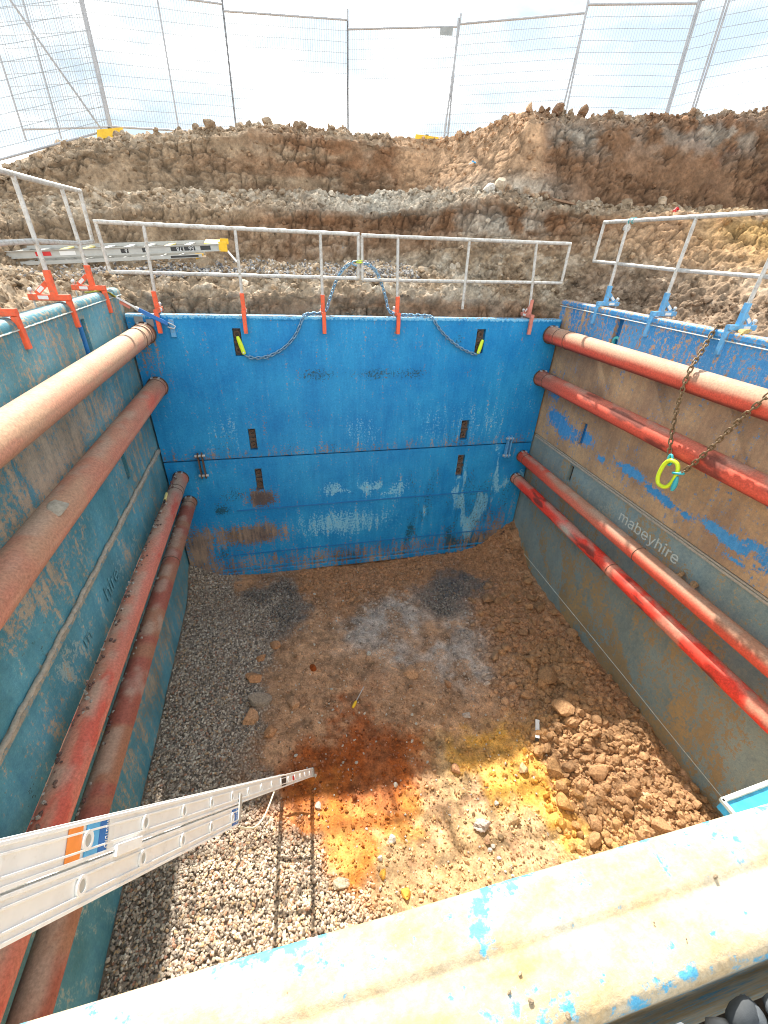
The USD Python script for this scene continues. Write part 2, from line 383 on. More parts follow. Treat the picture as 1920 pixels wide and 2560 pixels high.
push = lambda a, d, dz: np.column_stack([a[:, :2] + out * d, a[:, 2] + dz])
blk = np.zeros(len(COLS)); blk[13:] = 1; ret = np.zeros(len(COLS)); ret[10:13] = 1                     # the block on the right keeps sharp edges
B0_, D0_, F0_ = lift(A_, B_, .45, .78), lift(C_, D_, .45, .76), E_.copy()
F0_ = np.column_stack([E_[:, :2] + (F_ - E_)[:, :2] * (.42 + .26 * blk + .2 * ret)[:, None], E_[:, 2] + (F_ - E_)[:, 2] * (.84 + .08 * blk - .22 * ret)])
F_[11:17, 2] += np.array([.05, .13, .15, .14, .14, .10])
B_, D_, F_ = push(B_, .26, .01), push(D_, .40, .03), push(F_, .14 * (1 - ret)[:, None], .02)
COLS = np.stack([A_, B0_, B_, C_, D0_, D_, E_, F0_, F_, G_], 1)
far_row = COLS[:, -1].copy()
ctr = np.array([0, -3.5])
dirs = far_row[:, :2] - ctr; dirs /= np.linalg.norm(dirs, axis=1, keepdims=True)
ring1 = np.column_stack([far_row[:, :2] + dirs * 30, np.full(len(far_row), 2.6)])
ring2 = np.column_stack([far_row[:, :2] + dirs * 1500, np.full(len(far_row), 2.2)])
COLS = np.concatenate([COLS, ring1[:, None], ring2[:, None]], 1)


def resample(C, axis, t):
    i = np.clip(np.floor(t).astype(int), 0, C.shape[axis] - 2)
    w = t - i
    a, b = np.take(C, i, axis), np.take(C, i + 1, axis)
    sh = [1] * C.ndim; sh[axis] = len(t)
    return a * (1 - w.reshape(sh)) + b * w.reshape(sh)


seglen = np.linalg.norm(np.diff(COLS[:, 3], axis=0), axis=1)
tc = np.concatenate([i + np.arange(max(int(L / 0.028), 8) if 2 <= i <= 16 else 12) / (max(int(L / 0.028), 8) if 2 <= i <= 16 else 12) for i, L in enumerate(seglen)] + [[len(seglen)]])
nrow = [30, 26, 44, 26, 28, 26, 40, 22, 24, 12, 6]
tr = np.concatenate([i + np.arange(k) / k for i, k in enumerate(nrow)] + [[len(nrow)]])
smoothed = COLS.copy()
G = resample(resample(smoothed, 0, tc), 1, tr)
nu, nv = G.shape[:2]
# outward-ish surface normals of the undisplaced sheet
du, dv = np.gradient(G, axis=0), np.gradient(G, axis=1)
N = np.cross(du, dv); N /= np.linalg.norm(N, axis=2, keepdims=True) + 1e-9
if N[nu // 2, 20] @ np.array([0, -1, .3]) < 0: N = -N
fade = np.interp(tr, [0, 2, 8, 9, 10, 11], [1, 1, 1, .8, .3, 0])[None, :]
p = G.reshape(-1, 3)
big = fbm(p, 0.9, 3, 3) - .5
mid = fbm(p, 3.1, 4, 5) - .5
clod = fbm(p, 9.0, 4, 9) - .5
teeth = np.abs(fbm(p * np.array([1, 1, .22]), 5.0, 3, 21) - .5)
from scipy.spatial import cKDTree
rngc = np.random.default_rng(77)
near_ = np.abs(p).max(1) < 14
crack = np.zeros(len(p)); cell = np.zeros(len(p))
for dens, depth, sd in ((.30, 1.0, 1), (.13, .6, 2)):
    wp = p[near_] + .12 * np.column_stack([fbm(p[near_], 4, 3, 91 + sd + k) - .5 for k in range(3)])
    ck = np.round(wp / dens)                                # jittered lattice of clay blocks
    seeds = np.unique(np.vstack([ck + np.array([i, j, k]) for i in (-1, 0, 1) for j in (-1, 0, 1) for k in (-1, 0, 1)]), axis=0)
    hs = np.column_stack([meshkit.noise(seeds * 7.31 + 3.7 * k, 5 + k) for k in range(4)])
    d_, ix = cKDTree((seeds + .9 * (hs[:, :3] - .5)) * dens).query(wp, 2)
    crack[near_] = np.maximum(crack[near_], np.clip(1 - (d_[:, 1] - d_[:, 0]) / (dens * .16), 0, 1) * depth)
    cell[near_] += (hs[ix[:, 0], 3] - .5) * dens * .42
crack *= sstep(.36, .52, fbm(p, 1.1, 3, 93))

steep = 1 - np.abs(N.reshape(-1, 3)[:, 2])
rubw = np.interp(tr, [0, .75, 1.1, 2, 2.6, 3.0, 3.9, 4.1, 5, 5.6, 6, 6.9, 7.2, 8, 8.6], [0, 0, 1, 1, 1, .5, 0, .9, 1, .8, .2, 0, .6, 1, 1])[None, :].repeat(nu, 0).reshape(-1)
fac = 1 - rubw
lumps = fbm(p, 14.0, 3, 47) - .5
disp = big * .15 + mid * .13 + rubw * (clod * .17 + lumps * .10) - fac * (teeth * .11 + crack * .09) - .02 * crack + cell * (.36 * fac + .32 * rubw) + clod * fac * .05
_t = np.clip(((p[:, 0] - 2.15) * .95 + (p[:, 1] - 4.15) * -2.0) / (.95 ** 2 + 2.0 ** 2), -.1, 1.1)
cutm = sstep(.80, .5, np.hypot(p[:, 0] - 2.15 - .95 * _t, p[:, 1] - 4.15 + 2.0 * _t)) * sstep(1.85, 2.05, p[:, 2]) * (tr[None, :].repeat(nu, 0).reshape(-1) > 5.8)
disp = disp * (1 - .72 * cutm)
disp = disp * np.where(fac > .5, .8, 1.0)
# ragged lips and crest
lipness = (1 - .8 * cutm) * sum(np.exp(-((tr - r) / .10) ** 2) for r in (2, 5, 8))[None, :].repeat(nu, 0).reshape(-1)
disp += lipness * ((fbm(p, 5.0, 4, 41) - .5) * .16)
q = p + (N.reshape(-1, 3) * .8 + np.array([0, 0, .45])) * (disp * fade.repeat(nu, 0).reshape(-1))[:, None]


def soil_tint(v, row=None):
    """Base colour of the dug clay: rubble lips painted paler as if sunlit, brown and rust beds of the faces darkened as if shaded, ochre seam."""
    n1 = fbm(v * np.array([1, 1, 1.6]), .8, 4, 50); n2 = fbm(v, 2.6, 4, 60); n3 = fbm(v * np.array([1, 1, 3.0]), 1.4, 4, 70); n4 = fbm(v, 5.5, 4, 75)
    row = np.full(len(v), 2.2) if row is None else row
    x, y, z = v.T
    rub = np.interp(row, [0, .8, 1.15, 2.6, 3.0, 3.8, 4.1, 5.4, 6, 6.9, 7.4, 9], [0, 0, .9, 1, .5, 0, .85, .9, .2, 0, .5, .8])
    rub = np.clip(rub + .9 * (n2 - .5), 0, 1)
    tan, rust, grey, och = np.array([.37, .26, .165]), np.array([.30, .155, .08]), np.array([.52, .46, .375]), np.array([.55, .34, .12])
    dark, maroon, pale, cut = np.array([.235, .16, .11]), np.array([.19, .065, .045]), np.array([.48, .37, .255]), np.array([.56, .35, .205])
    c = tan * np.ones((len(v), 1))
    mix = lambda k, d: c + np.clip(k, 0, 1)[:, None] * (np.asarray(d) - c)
    face = 1 - rub  # bare faces get darker mixes below, shade put into the clay colour
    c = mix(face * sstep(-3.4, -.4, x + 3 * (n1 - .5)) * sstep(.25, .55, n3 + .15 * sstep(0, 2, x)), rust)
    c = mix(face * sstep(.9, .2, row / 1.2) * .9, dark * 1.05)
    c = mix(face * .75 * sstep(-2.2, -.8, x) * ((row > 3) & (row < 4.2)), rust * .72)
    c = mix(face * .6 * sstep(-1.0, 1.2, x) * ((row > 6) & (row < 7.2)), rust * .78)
    c = mix(.55 * rub * sstep(.3, .6, n1 + .1), pale)  # rubble lips painted paler, as if catching the sun
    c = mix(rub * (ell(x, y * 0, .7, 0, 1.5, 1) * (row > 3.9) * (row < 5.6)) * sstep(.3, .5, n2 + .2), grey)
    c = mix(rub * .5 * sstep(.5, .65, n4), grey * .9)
    # the cut return beside the notch is painted pale as if sunlit, with bedding lines
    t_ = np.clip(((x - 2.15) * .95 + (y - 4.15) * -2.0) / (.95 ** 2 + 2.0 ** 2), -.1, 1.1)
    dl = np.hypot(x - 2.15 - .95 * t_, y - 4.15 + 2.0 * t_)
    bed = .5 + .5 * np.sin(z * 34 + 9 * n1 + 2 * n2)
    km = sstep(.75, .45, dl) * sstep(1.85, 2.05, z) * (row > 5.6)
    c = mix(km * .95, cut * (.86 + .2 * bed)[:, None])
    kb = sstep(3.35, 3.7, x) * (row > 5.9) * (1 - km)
    c = mix(kb * .9 * sstep(.75, .40, rub), np.array([.25, .14, .078]))  # block face painted darker, as the shaded side of the ridge
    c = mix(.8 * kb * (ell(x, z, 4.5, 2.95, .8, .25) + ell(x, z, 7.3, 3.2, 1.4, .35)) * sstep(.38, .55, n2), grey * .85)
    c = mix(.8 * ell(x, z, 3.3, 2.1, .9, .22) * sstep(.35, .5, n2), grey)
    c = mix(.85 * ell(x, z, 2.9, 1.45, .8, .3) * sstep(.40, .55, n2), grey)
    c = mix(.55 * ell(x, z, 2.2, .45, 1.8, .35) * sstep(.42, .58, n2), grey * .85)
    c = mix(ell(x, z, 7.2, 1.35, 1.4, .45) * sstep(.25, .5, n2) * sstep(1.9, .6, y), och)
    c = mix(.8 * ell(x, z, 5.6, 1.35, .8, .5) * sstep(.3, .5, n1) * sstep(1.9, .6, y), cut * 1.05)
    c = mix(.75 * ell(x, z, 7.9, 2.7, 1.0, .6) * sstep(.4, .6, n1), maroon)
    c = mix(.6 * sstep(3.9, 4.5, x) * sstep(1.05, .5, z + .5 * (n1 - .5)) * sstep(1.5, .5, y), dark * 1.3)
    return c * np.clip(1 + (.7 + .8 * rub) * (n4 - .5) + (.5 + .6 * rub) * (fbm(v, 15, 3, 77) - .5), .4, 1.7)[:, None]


def grid_faces(a, b):
    i = np.arange(a * b).reshape(a, b)
    q0, q1, q2, q3 = i[:-1, :-1].ravel(), i[1:, :-1].ravel(), i[1:, 1:].ravel(), i[:-1, 1:].ravel()
    return np.vstack([np.stack([q0, q1, q2], 1), np.stack([q0, q2, q3], 1)])


terr_f = grid_faces(nu, nv)
terr = trimesh.Trimesh(q, terr_f, process=False)
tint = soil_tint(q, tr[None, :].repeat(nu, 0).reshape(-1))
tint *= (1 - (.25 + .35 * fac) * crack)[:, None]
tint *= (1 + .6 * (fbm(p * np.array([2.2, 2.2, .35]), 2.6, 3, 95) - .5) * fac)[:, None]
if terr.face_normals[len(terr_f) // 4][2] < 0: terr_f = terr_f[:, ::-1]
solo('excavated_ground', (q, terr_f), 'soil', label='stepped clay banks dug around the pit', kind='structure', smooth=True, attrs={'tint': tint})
QG = q.reshape(nu, nv, 3)

# ground the photographer stands on, behind the near wall
rng = np.random.default_rng(4)
gx, gy = np.meshgrid(np.linspace(-4.75, 5.2, 150), np.linspace(-7.63, -14.2, 90), indexing='ij')
gv = np.stack([gx, gy, -.13 + .05 * (fbm(np.stack([gx, gy, gx * 0], -1), 2.0, 3, 7) - .5)], -1).reshape(-1, 3)
solo('near_ground', (gv, grid_faces(150, 90)[:, ::-1]), 'soil', label='dark ground behind the near wall', kind='structure', smooth=True, attrs={'tint': np.tile([.16, .12, .09], (len(gv), 1))})
n = 2600
gc = np.column_stack([rng.uniform(-3.2, 2.4, n), -7.64 - rng.uniform(0, 1, n) ** 1.5 * 1.3, rng.uniform(-.115, -.06, n)])
pal = np.array([[.10, .11, .12], [.16, .17, .18], [.23, .22, .21], [.06, .065, .07], [.26, .16, .11]])
m_, c_ = many_lumps(rng, gc, np.clip(rng.lognormal(math.log(.036), .3, n), .02, .075), pal[rng.choice(5, n, p=[.34, .28, .14, .17, .07])], sub=1, jit=.12)
solo('ballast', m_, 'stones', label='dark grey ballast stones on the ground behind the near wall', cat='gravel', kind='stuff', smooth=True, attrs={'tint': c_})

# ------------------------------------------------------------------ pit floor
ZF = -5.3
CODE = dict(G=(.26, .21, .165), D=(.10, .10, .105), B=(.39, .20, .10), W=(.42, .35, .30), T=(.42, .24, .135), R=(.27, .062, .011), O=(.52, .17, .025), Y=(.58, .30, .05), P=(.44, .30, .165), C=(.33, .185, .09))
FLOOR = [('G', -3.59, -.23), ('G', -2.9, -.3), ('G', -2.3, -1.3), ('G', -3.21, -1.93), ('G', -2.48, -2.07), ('G', -3.26, -3.29), ('G', -2.75, -3.4), ('G', -3.29, -4.0), ('G', -2.45, -4.49), ('G', -2.87, -4.93),
         ('G', -2.25, -5.31), ('G', -3.03, -5.69), ('G', -2.44, -5.7), ('G', -1.82, -5.54), ('G', -1.84, -6.0), ('G', -1.43, -5.92), ('G', -3.29, -6.0), ('G', -2.6, -6.15), ('G', -3.0, -7.2), ('G', -1.6, -7.2), ('G', -1.9, -5.1),
         ('G', -2.7, -2.7), ('D', -2.1, -.85), ('D', -1.8, -1.35), ('D', 1.87, -1.23), ('D', 1.6, -1.55), ('B', -2.6, -.12), ('B', -.94, -.25), ('B', .18, -.03), ('B', 1.23, -.3), ('B', .64, -.85), ('B', -.44, -1.1), ('B', -1.18, -.67),
         ('B', 3.37, -.32), ('B', 3.01, -1.74), ('B', 2.4, -2.15), ('B', 2.5, -2.92), ('B', 3.4, -2.9), ('B', 3.5, -4.0), ('B', 2.5, -.6), ('W', .08, -1.93), ('W', -.38, -1.9), ('W', .58, -1.83), ('W', 1.04, -2.75), ('W', 1.19, -3.3), ('W', .19, -2.59),
         ('W', 1.7, -2.31), ('T', 1.02, -2.2), ('T', -1.16, -2.2), ('T', -1.6, -2.3), ('T', -.7, -2.73), ('T', .25, -3.02), ('T', .71, -3.67), ('T', -1.85, -3.0), ('T', -1.26, -3.28), ('T', -.2, -3.68), ('T', -1.9, -3.94), ('T', -1.59, -3.7),
         ('T', .83, -4.2), ('T', .28, -4.24), ('T', -1.0, -1.6), ('T', 1.3, -4.2), ('R', -.64, -4.12), ('R', -.41, -4.38), ('R', -.84, -4.43), ('R', -1.0, -4.15), ('R', -1.44, -4.42), ('R', -.38, -4.72), ('R', -1.77, -4.56), ('R', -.77, -4.76),
         ('R', -.86, -3.85), ('R', -.2, -4.5), ('O', -.5, -5.05), ('O', -.95, -5.15), ('O', -1.42, -4.85), ('O', -1.78, -4.78), ('O', -.5, -5.28), ('O', -.14, -4.95), ('O', -.75, -5.35), ('R', -.62, -4.95), ('R', -1.1, -4.65), ('R', -.05, -4.7), ('O', -.25, -5.2), ('O', -1.0, -5.4), ('Y', .75, -4.95), ('Y', -.1, -5.15), ('P', .75, -5.3), ('Y', -1.25, -5.1), ('Y', 1.02, -4.86), ('Y', 1.5, -5.05),
         ('Y', 1.47, -5.35), ('Y', 1.5, -5.6), ('Y', 1.11, -5.15), ('T', 1.64, -3.86), ('Y', -.45, -5.6), ('P', .48, -4.75), ('P', .14, -4.95), ('P', .14, -5.25), ('P', .48, -5.09), ('P', -.1, -5.4), ('P', .6, -5.57), ('P', .81, -5.82), ('P', 0, -5.75),
         ('P', 1.1, -5.8), ('P', -.53, -5.82), ('P', 1.24, -6.0), ('P', -.8, -5.9), ('P', .2, -6.8), ('P', -.9, -6.6), ('P', 1.2, -7.0), ('C', 2.78, -3.41), ('C', 2.58, -4.04), ('C', 2.66, -4.57), ('C', 2.28, -3.8), ('C', 2.65, -5.15), ('C', 2.73, -5.56),
         ('C', 2.27, -5.46), ('C', 2.84, -5.87), ('C', 2.2, -5.04), ('C', 3.19, -5.65), ('C', 3.3, -5.0), ('C', 2.6, -6.8), ('C', 3.4, -6.8)]
FP = np.array([[a, b] for _, a, b in FLOOR]); FC = np.array([CODE[k] for k, _, _ in FLOOR]); FG = np.array([k in 'GD' for k, _, _ in FLOOR], float); FD = np.array([k == 'D' for k, _, _ in FLOOR], float); FR = np.array([k in 'ROY' for k, _, _ in FLOOR], float)


def floor_mix(xy):
    p3 = np.column_stack([xy, np.zeros(len(xy))])
    w1 = np.column_stack([fbm(p3, 1.6, 4, 11) - .5, fbm(p3, 1.6, 4, 12) - .5]) * .95 + np.column_stack([fbm(p3, 6, 4, 13) - .5, fbm(p3, 6, 4, 14) - .5]) * .55
    s = xy + w1
    out, g, d, o = [], [], [], []
    for i in range(0, len(s), 20000):
        dd = ((s[i:i + 20000, None] - FP[None]) ** 2).sum(2)
        w = 1 / (dd + .03) ** 1.8
        w /= w.sum(1, keepdims=True)
        out.append(w @ FC); g.append(w @ FG); d.append(w @ FD); o.append(w @ FR)
    floor_mix.wash = np.concatenate(o)
    return np.vstack(out), np.concatenate(g), np.concatenate(d)


def floor_z(x, y):
    p3 = np.stack([x, y, np.zeros_like(x)], -1)
    z = ZF + .10 * (fbm(p3, .9, 3, 2) - .5) + .035 * (fbm(p3, 5, 3, 8) - .5)
    z = z + .80 * np.exp(-(((x - 3.85) / .75) ** 2 + ((y - .1) / .75) ** 2)) + .42 * np.exp(-(((x + 3.8) / .5) ** 2 + ((y - .05) / .5) ** 2))
    pile = sstep(1.75, 2.6, x + .5 * (fbm(p3, 1.5, 3, 15) - .5)) * sstep(3.9, 3.1, x) * sstep(-1.6, -3.6, y)
    z = z + pile * (.16 + .30 * (fbm(p3, 3.2, 4, 16) - .35)) - .05 * sstep(-6.2, -4.6, y) * sstep(1.9, .8, x) * sstep(-1.9, -1.0, x)
    z = z + .05 * sstep(-1.9, -3.2, x)
    return z


NX, NY = 330, 330
fx, fy = np.meshgrid(np.linspace(-3.82, 3.82, NX), np.linspace(.08, -7.5, NY), indexing='ij')
xy = np.column_stack([fx.ravel(), fy.ravel()])
fcol, fgrav, fdark = floor_mix(xy); fwash = floor_mix.wash
fz = floor_z(xy[:, 0], xy[:, 1]); p3 = np.column_stack([xy, fz])
rough_soil = (1 - fgrav) * (.5 + .8 * sstep(.9, 2.2, xy[:, 0]) + .6 * sstep(-2.2, -.8, xy[:, 1]))
fz = fz + rough_soil * .075 * (1.5 * fbm(p3, 9, 4, 17) - .75) - fgrav * .012
kk = (sstep(.46, .60, fbm(p3, 3.2, 5, 19)) * (1 - fgrav) * .75 * (1 - .85 * fwash))[:, None]
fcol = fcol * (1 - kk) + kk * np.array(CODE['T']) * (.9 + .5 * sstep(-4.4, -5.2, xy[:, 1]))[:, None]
fcol = fcol * np.clip(1 + 1.7 * (fbm(p3, 5, 5, 18) - .5) + 1.2 * (fbm(p3, 18, 3, 28) - .5) * (1 - fgrav), .4, 1.7)[:, None]
fl = (np.column_stack([xy, fz]), grid_faces(NX, NY)[:, ::-1])
solo('pit_floor', fl, 'pit_soil', label='gravel and stained clay floor of the pit', kind='structure', smooth=True, attrs={'tint': fcol})
# deep earth under the whole excavation so no light leaks in from below
solo('deep_earth', box((-60, -60, -9.0), (60, 60, -7.2)), 'steel_bottom', label='undisturbed earth far below the pit floor', kind='structure')

# loose gravel
rng = np.random.default_rng(8)
n = 125000
cand = np.column_stack([rng.uniform(-3.72, 3.7, n), rng.uniform(-6.6, -.03, n)])
cc, cg, cd = floor_mix(cand)
keep = rng.uniform(0, 1, n) < np.where(cg > .5, .95, np.clip((cg - .1) * 1.4, 0, 1) * .8)
sparse = (rng.uniform(0, 1, n) < .085)
keep |= sparse
cand, cg, cd, cc, sp = cand[keep], cg[keep], cd[keep], cc[keep], sparse[keep] & (cg[keep] < .5)
n = len(cand)
sz = np.where(sp, np.clip(rng.lognormal(math.log(.024), .4, n), .014, .06), rng.uniform(.024, .047, n))
pal = np.array([[.22, .18, .15], [.35, .29, .24], [.52, .45, .37], [.085, .075, .07], [.34, .17, .11], [.68, .61, .52], [.46, .31, .18]])
gcol = pal[rng.choice(7, n, p=[.24, .26, .18, .13, .05, .07, .07])]
gcol = np.where(sp[:, None], .45 * gcol + .55 * cc * 1.1, gcol)
gcol = gcol * (1 - .45 * cd * (~sp))[:, None]
# gravel lying next to the ochre wash is stained by it
st = np.clip(1.3 - cg * 1.1, 0, .6)[:, None]
gcol = gcol * (1 - st) + cc * st
sun_tint = sstep(-4.6, -5.4, cand[:, 1])[:, None] * sstep(-3.4, -2.6, cand[:, 0])[:, None]  # gravel in the sunlit strip is painted brighter and warmer
gcol = gcol * (1 + sun_tint * np.array([.55, .48, .35]))
cz = floor_z(cand[:, 0], cand[:, 1]) + sz * .16 + rng.uniform(0, .012, n) * cg
m_, c_ = many_lumps(rng, np.column_stack([cand, cz]), sz, gcol, sub=0, flat=.72)
solo('gravel', m_, 'stones', label='loose grey, tan and reddish gravel spread over the pit floor', cat='gravel', kind='stuff', attrs={'tint': c_})

# fine crumbs and grit trodden into the clay over the middle of the floor
n = 7000
cx, cy = rng.uniform(-2.0, 2.4, n), -rng.uniform(0, 1, n) ** .8 * 6.3 - .05
cc, cg_, _ = floor_mix(np.column_stack([cx, cy]))
ok = cg_ < .6; cx, cy, cc = cx[ok], cy[ok], cc[ok]; n = len(cx)
cs = np.clip(rng.lognormal(math.log(.020), .5, n), .010, .075)
m_, c_ = many_lumps(rng, np.column_stack([cx, cy, floor_z(cx, cy) + cs * .2]), cs, np.where(rng.uniform(0, 1, (n, 1)) < .12, np.array([.5, .46, .4]), cc * rng.uniform(.5, 1.35, (n, 1))), sub=0, flat=.7)
solo('clay_grit', m_, 'pit_soil', label='fine grit and crumbs trodden into the clay in the middle of the pit floor', cat='soil', kind='stuff', attrs={'tint': c_})

# crumbs of clay in the heap by the right wall and along the back wall
n = 15000
cx = np.concatenate([rng.normal(2.7, .55, n * 6 // 10), rng.uniform(-1.5, 3.6, n * 4 // 10)])
cy = np.concatenate([rng.uniform(-6.4, -.6, n * 6 // 10), -np.abs(rng.normal(0, .75, n * 4 // 10)) - .03])
ok = (cx < 3.7) & (cx > 1.5 - 3.2 * (cy > -1.6))
cx, cy = cx[ok], cy[ok]
n = len(cx)
cs = np.clip(rng.lognormal(math.log(.042), .45, n), .018, .13) * np.where(cy < -3, 1.15, .8)
cc, _, _ = floor_mix(np.column_stack([cx, cy]))
m_, c_ = many_lumps(rng, np.column_stack([cx, cy, floor_z(cx, cy) + cs * .2]), cs, cc * rng.uniform(.75, 1.3, (n, 1)), sub=1, flat=.75)
solo('clay_crumbs', m_, 'pit_soil', label='small crumbs of brown clay in the heap along the right wall and at the foot of the far wall', cat='soil', kind='stuff', attrs={'tint': c_})

# large clods stand a little proud of the fines
CL = 'brown clay clod in the loose heap along the foot of the right wall'
for i in range(230):
    y = rng.uniform(-6.3, -1.2)
    x = np.clip(rng.normal(2.55 + .12 * (y + 4.5), .5), 1.75, 3.55)
    s = float(np.clip(rng.lognormal(math.log(.115), .42), .075, .34))
    z = floor_z(np.array([x]), np.array([y]))[0] + s * .26
    m = lump(rng, (x, y, z), s, 1, .3, .78)
    cc, _, _ = floor_mix(np.array([[x, y]]))
    solo('clay_clod', m, 'pit_soil', CL, 'clod', 'clods in the clay heap by the right wall', attrs={'tint': np.tile((.35 * cc[0] + .65 * np.array(CODE['C'])) * rng.uniform(.8, 1.2), (len(m.vertices), 1))})
ROCKS = [(-2.03, -2.12, .24, 'B', 'brown rounded lump on the gravel, farthest of the row beside the left gravel bed'), (-2.28, -3.21, .40, 'G', 'large grey-brown lump, biggest of the row at the gravel edge'),
         (-2.41, -3.5, .33, 'T', 'tan lump touching the near side of the biggest grey lump'), (-2.36, -2.78, .30, 'B', 'rough brown lump behind the biggest grey lump'), (-1.76, -3.34, .24, 'T', 'brown lump alone on the wet clay right of the biggest grey lump'),
         (-2.28, -2.38, .19, 'B', 'small brown lump in front of the farthest lump of the row'), (-1.39, -2.72, .19, 'R', 'dark reddish lump in the middle of the wet clay'), (-2.11, -3.77, .20, 'B', 'dark brown lump nearest the ladder in the row at the gravel edge'),
         (.46, -4.83, .26, 'B', 'dark brown broken lump on the edge of the ochre wash'), (.28, -3.12, .24, 'T', 'flat tan lump on the brown clay in the middle of the floor'), (.95, -4.08, .15, 'W', 'small pale grey stone right of the middle of the floor'),
         (.85, -3.5, .17, 'B', 'brown stone just behind the small pale grey stone'), (.57, -5.56, .27, 'W', 'pale sharp-edged stone on the sunlit tan clay'), (.97, -5.58, .25, 'P', 'long tan stone right of the pale sharp-edged stone'),
         (-.64, -5.48, .16, 'WW', 'bright white stone in the orange stain'), (-1.33, -5.78, .24, 'PP', 'flat cream stone on the sunlit gravel'), (-.6, -6.02, .18, 'Y', 'yellow lump near the near wall'), (-.83, -5.8, .13, 'Y', 'small yellow lump behind the larger yellow lump'),
         (1.43, -5.04, .22, 'P', 'crumbly tan lump standing in the yellow wash'), (.54, -5.73, .11, 'T', 'small brown stone in front of the pale sharp-edged stone'), (-1.5, -4.93, .13, 'W', 'pale stone beside the ladder shadow on the rust stain')]
for x, y, s, k, lab in ROCKS:
    col = {'WW': (.58, .55, .50), 'PP': (.55, .46, .33)}.get(k) or CODE[k]
    s *= (1.05 if y > -3.9 else .8)
    m = lump(rng, (x, y, floor_z(np.array([x]), np.array([y]))[0] + s * .14), s, 3, .46, .72)
    solo('loose_stone', m, 'pit_soil', lab, 'stone', 'loose stones on the pit floor', attrs={'tint': np.tile(np.array(col) * 1.05, (len(m.vertices), 1))})

# clods lying on the banks
n = 5200
ui = rng.integers(30, nu - 30, n)
ri = np.concatenate([rng.normal(np.searchsorted(tr, 2.1), 9, n // 4), rng.normal(np.searchsorted(tr, 4.7), 9, n // 4), rng.normal(np.searchsorted(tr, 7.8), 6, n // 5), rng.uniform(8, np.searchsorted(tr, 8.1), n)])[:n].astype(int)
ri = np.clip(ri, 5, nv - 20)
pts = QG[ui, ri]
cs = np.clip(rng.lognormal(math.log(.05), .45, n), .02, .16)
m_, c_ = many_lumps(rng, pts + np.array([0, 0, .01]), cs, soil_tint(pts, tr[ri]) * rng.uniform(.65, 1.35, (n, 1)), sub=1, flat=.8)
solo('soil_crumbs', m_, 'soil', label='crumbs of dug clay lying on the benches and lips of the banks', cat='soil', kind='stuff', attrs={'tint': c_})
k0 = 0
for i in range(96):
    row = np.searchsorted(tr, 7.98 if i < 44 else (4.9 if i < 70 else 2.2)) + rng.integers(-2, 5)
    u = rng.integers(int(nu * .2), int(nu * .9))
    s = float(np.clip(rng.lognormal(math.log(.15), .35), .09, .30))
    pt = QG[u, row] + np.array([0, 0, s * .18])
    m = lump(rng, pt, s, 1, .36, .9)
    where = ('crest of the bank', 'crest of the banks')[0] if i < 44 else ('lip of the middle bench' if i < 70 else 'lowest bench')
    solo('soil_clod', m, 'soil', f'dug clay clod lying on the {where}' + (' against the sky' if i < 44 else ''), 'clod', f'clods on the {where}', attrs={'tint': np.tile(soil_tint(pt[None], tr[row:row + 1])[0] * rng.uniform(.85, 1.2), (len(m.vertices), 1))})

# gravel band on the lowest bench
n = 4200
gx = rng.uniform(-5.2, 1.2, n); tt = np.abs(rng.normal(0, .32, n)); 
uu = np.clip(np.searchsorted(QG[:, np.searchsorted(tr, 2.2), 0][: nu * 3 // 4], gx), 1, nu - 2)
rr = np.clip(np.searchsorted(tr, 1.9 + tt), 0, nv - 2)
pts = QG[uu, rr] + rng.uniform(-.04, .04, (n, 3)) * np.array([1, 1, .2])
pal = np.array([[.16, .16, .17], [.30, .29, .28], [.46, .43, .40], [.36, .27, .18]])
m_, c_ = many_lumps(rng, pts + np.array([0, 0, .012]), rng.uniform(.03, .06, n), pal[rng.choice(4, n)], sub=0)
solo('bench_gravel', m_, 'stones', label='band of pale and dark gravel along the edge of the lowest bench', cat='gravel', kind='stuff', attrs={'tint': c_})

# ------------------------------------------------------------------ trench shield panels
def refine(m, L):
    return m.refine_to_length(L)


def slab(lo, hi, cuts=(), L=.04, edge=0.0):
    lo, hi = np.array(lo, float), np.array(hi, float)
    m = mf.Manifold.cube(list(hi - lo)).translate(list(lo))
    for a, b in cuts:
        a, b = np.array(a, float), np.array(b, float)
        m = m - mf.Manifold.cube(list(b - a)).translate(list(a))
    return refine(m, L)


def soft(m, axis, amp=.006, seed=0):
    """Old steel is not flat: shallow dents along the given axis."""
    v, f, _ = meshkit.arrays(m)
    v = v.copy()
    v[:, axis] += amp * (fbm(v, .9, 3, seed) - .5) * 2
    return trimesh.Trimesh(v, f, process=False)


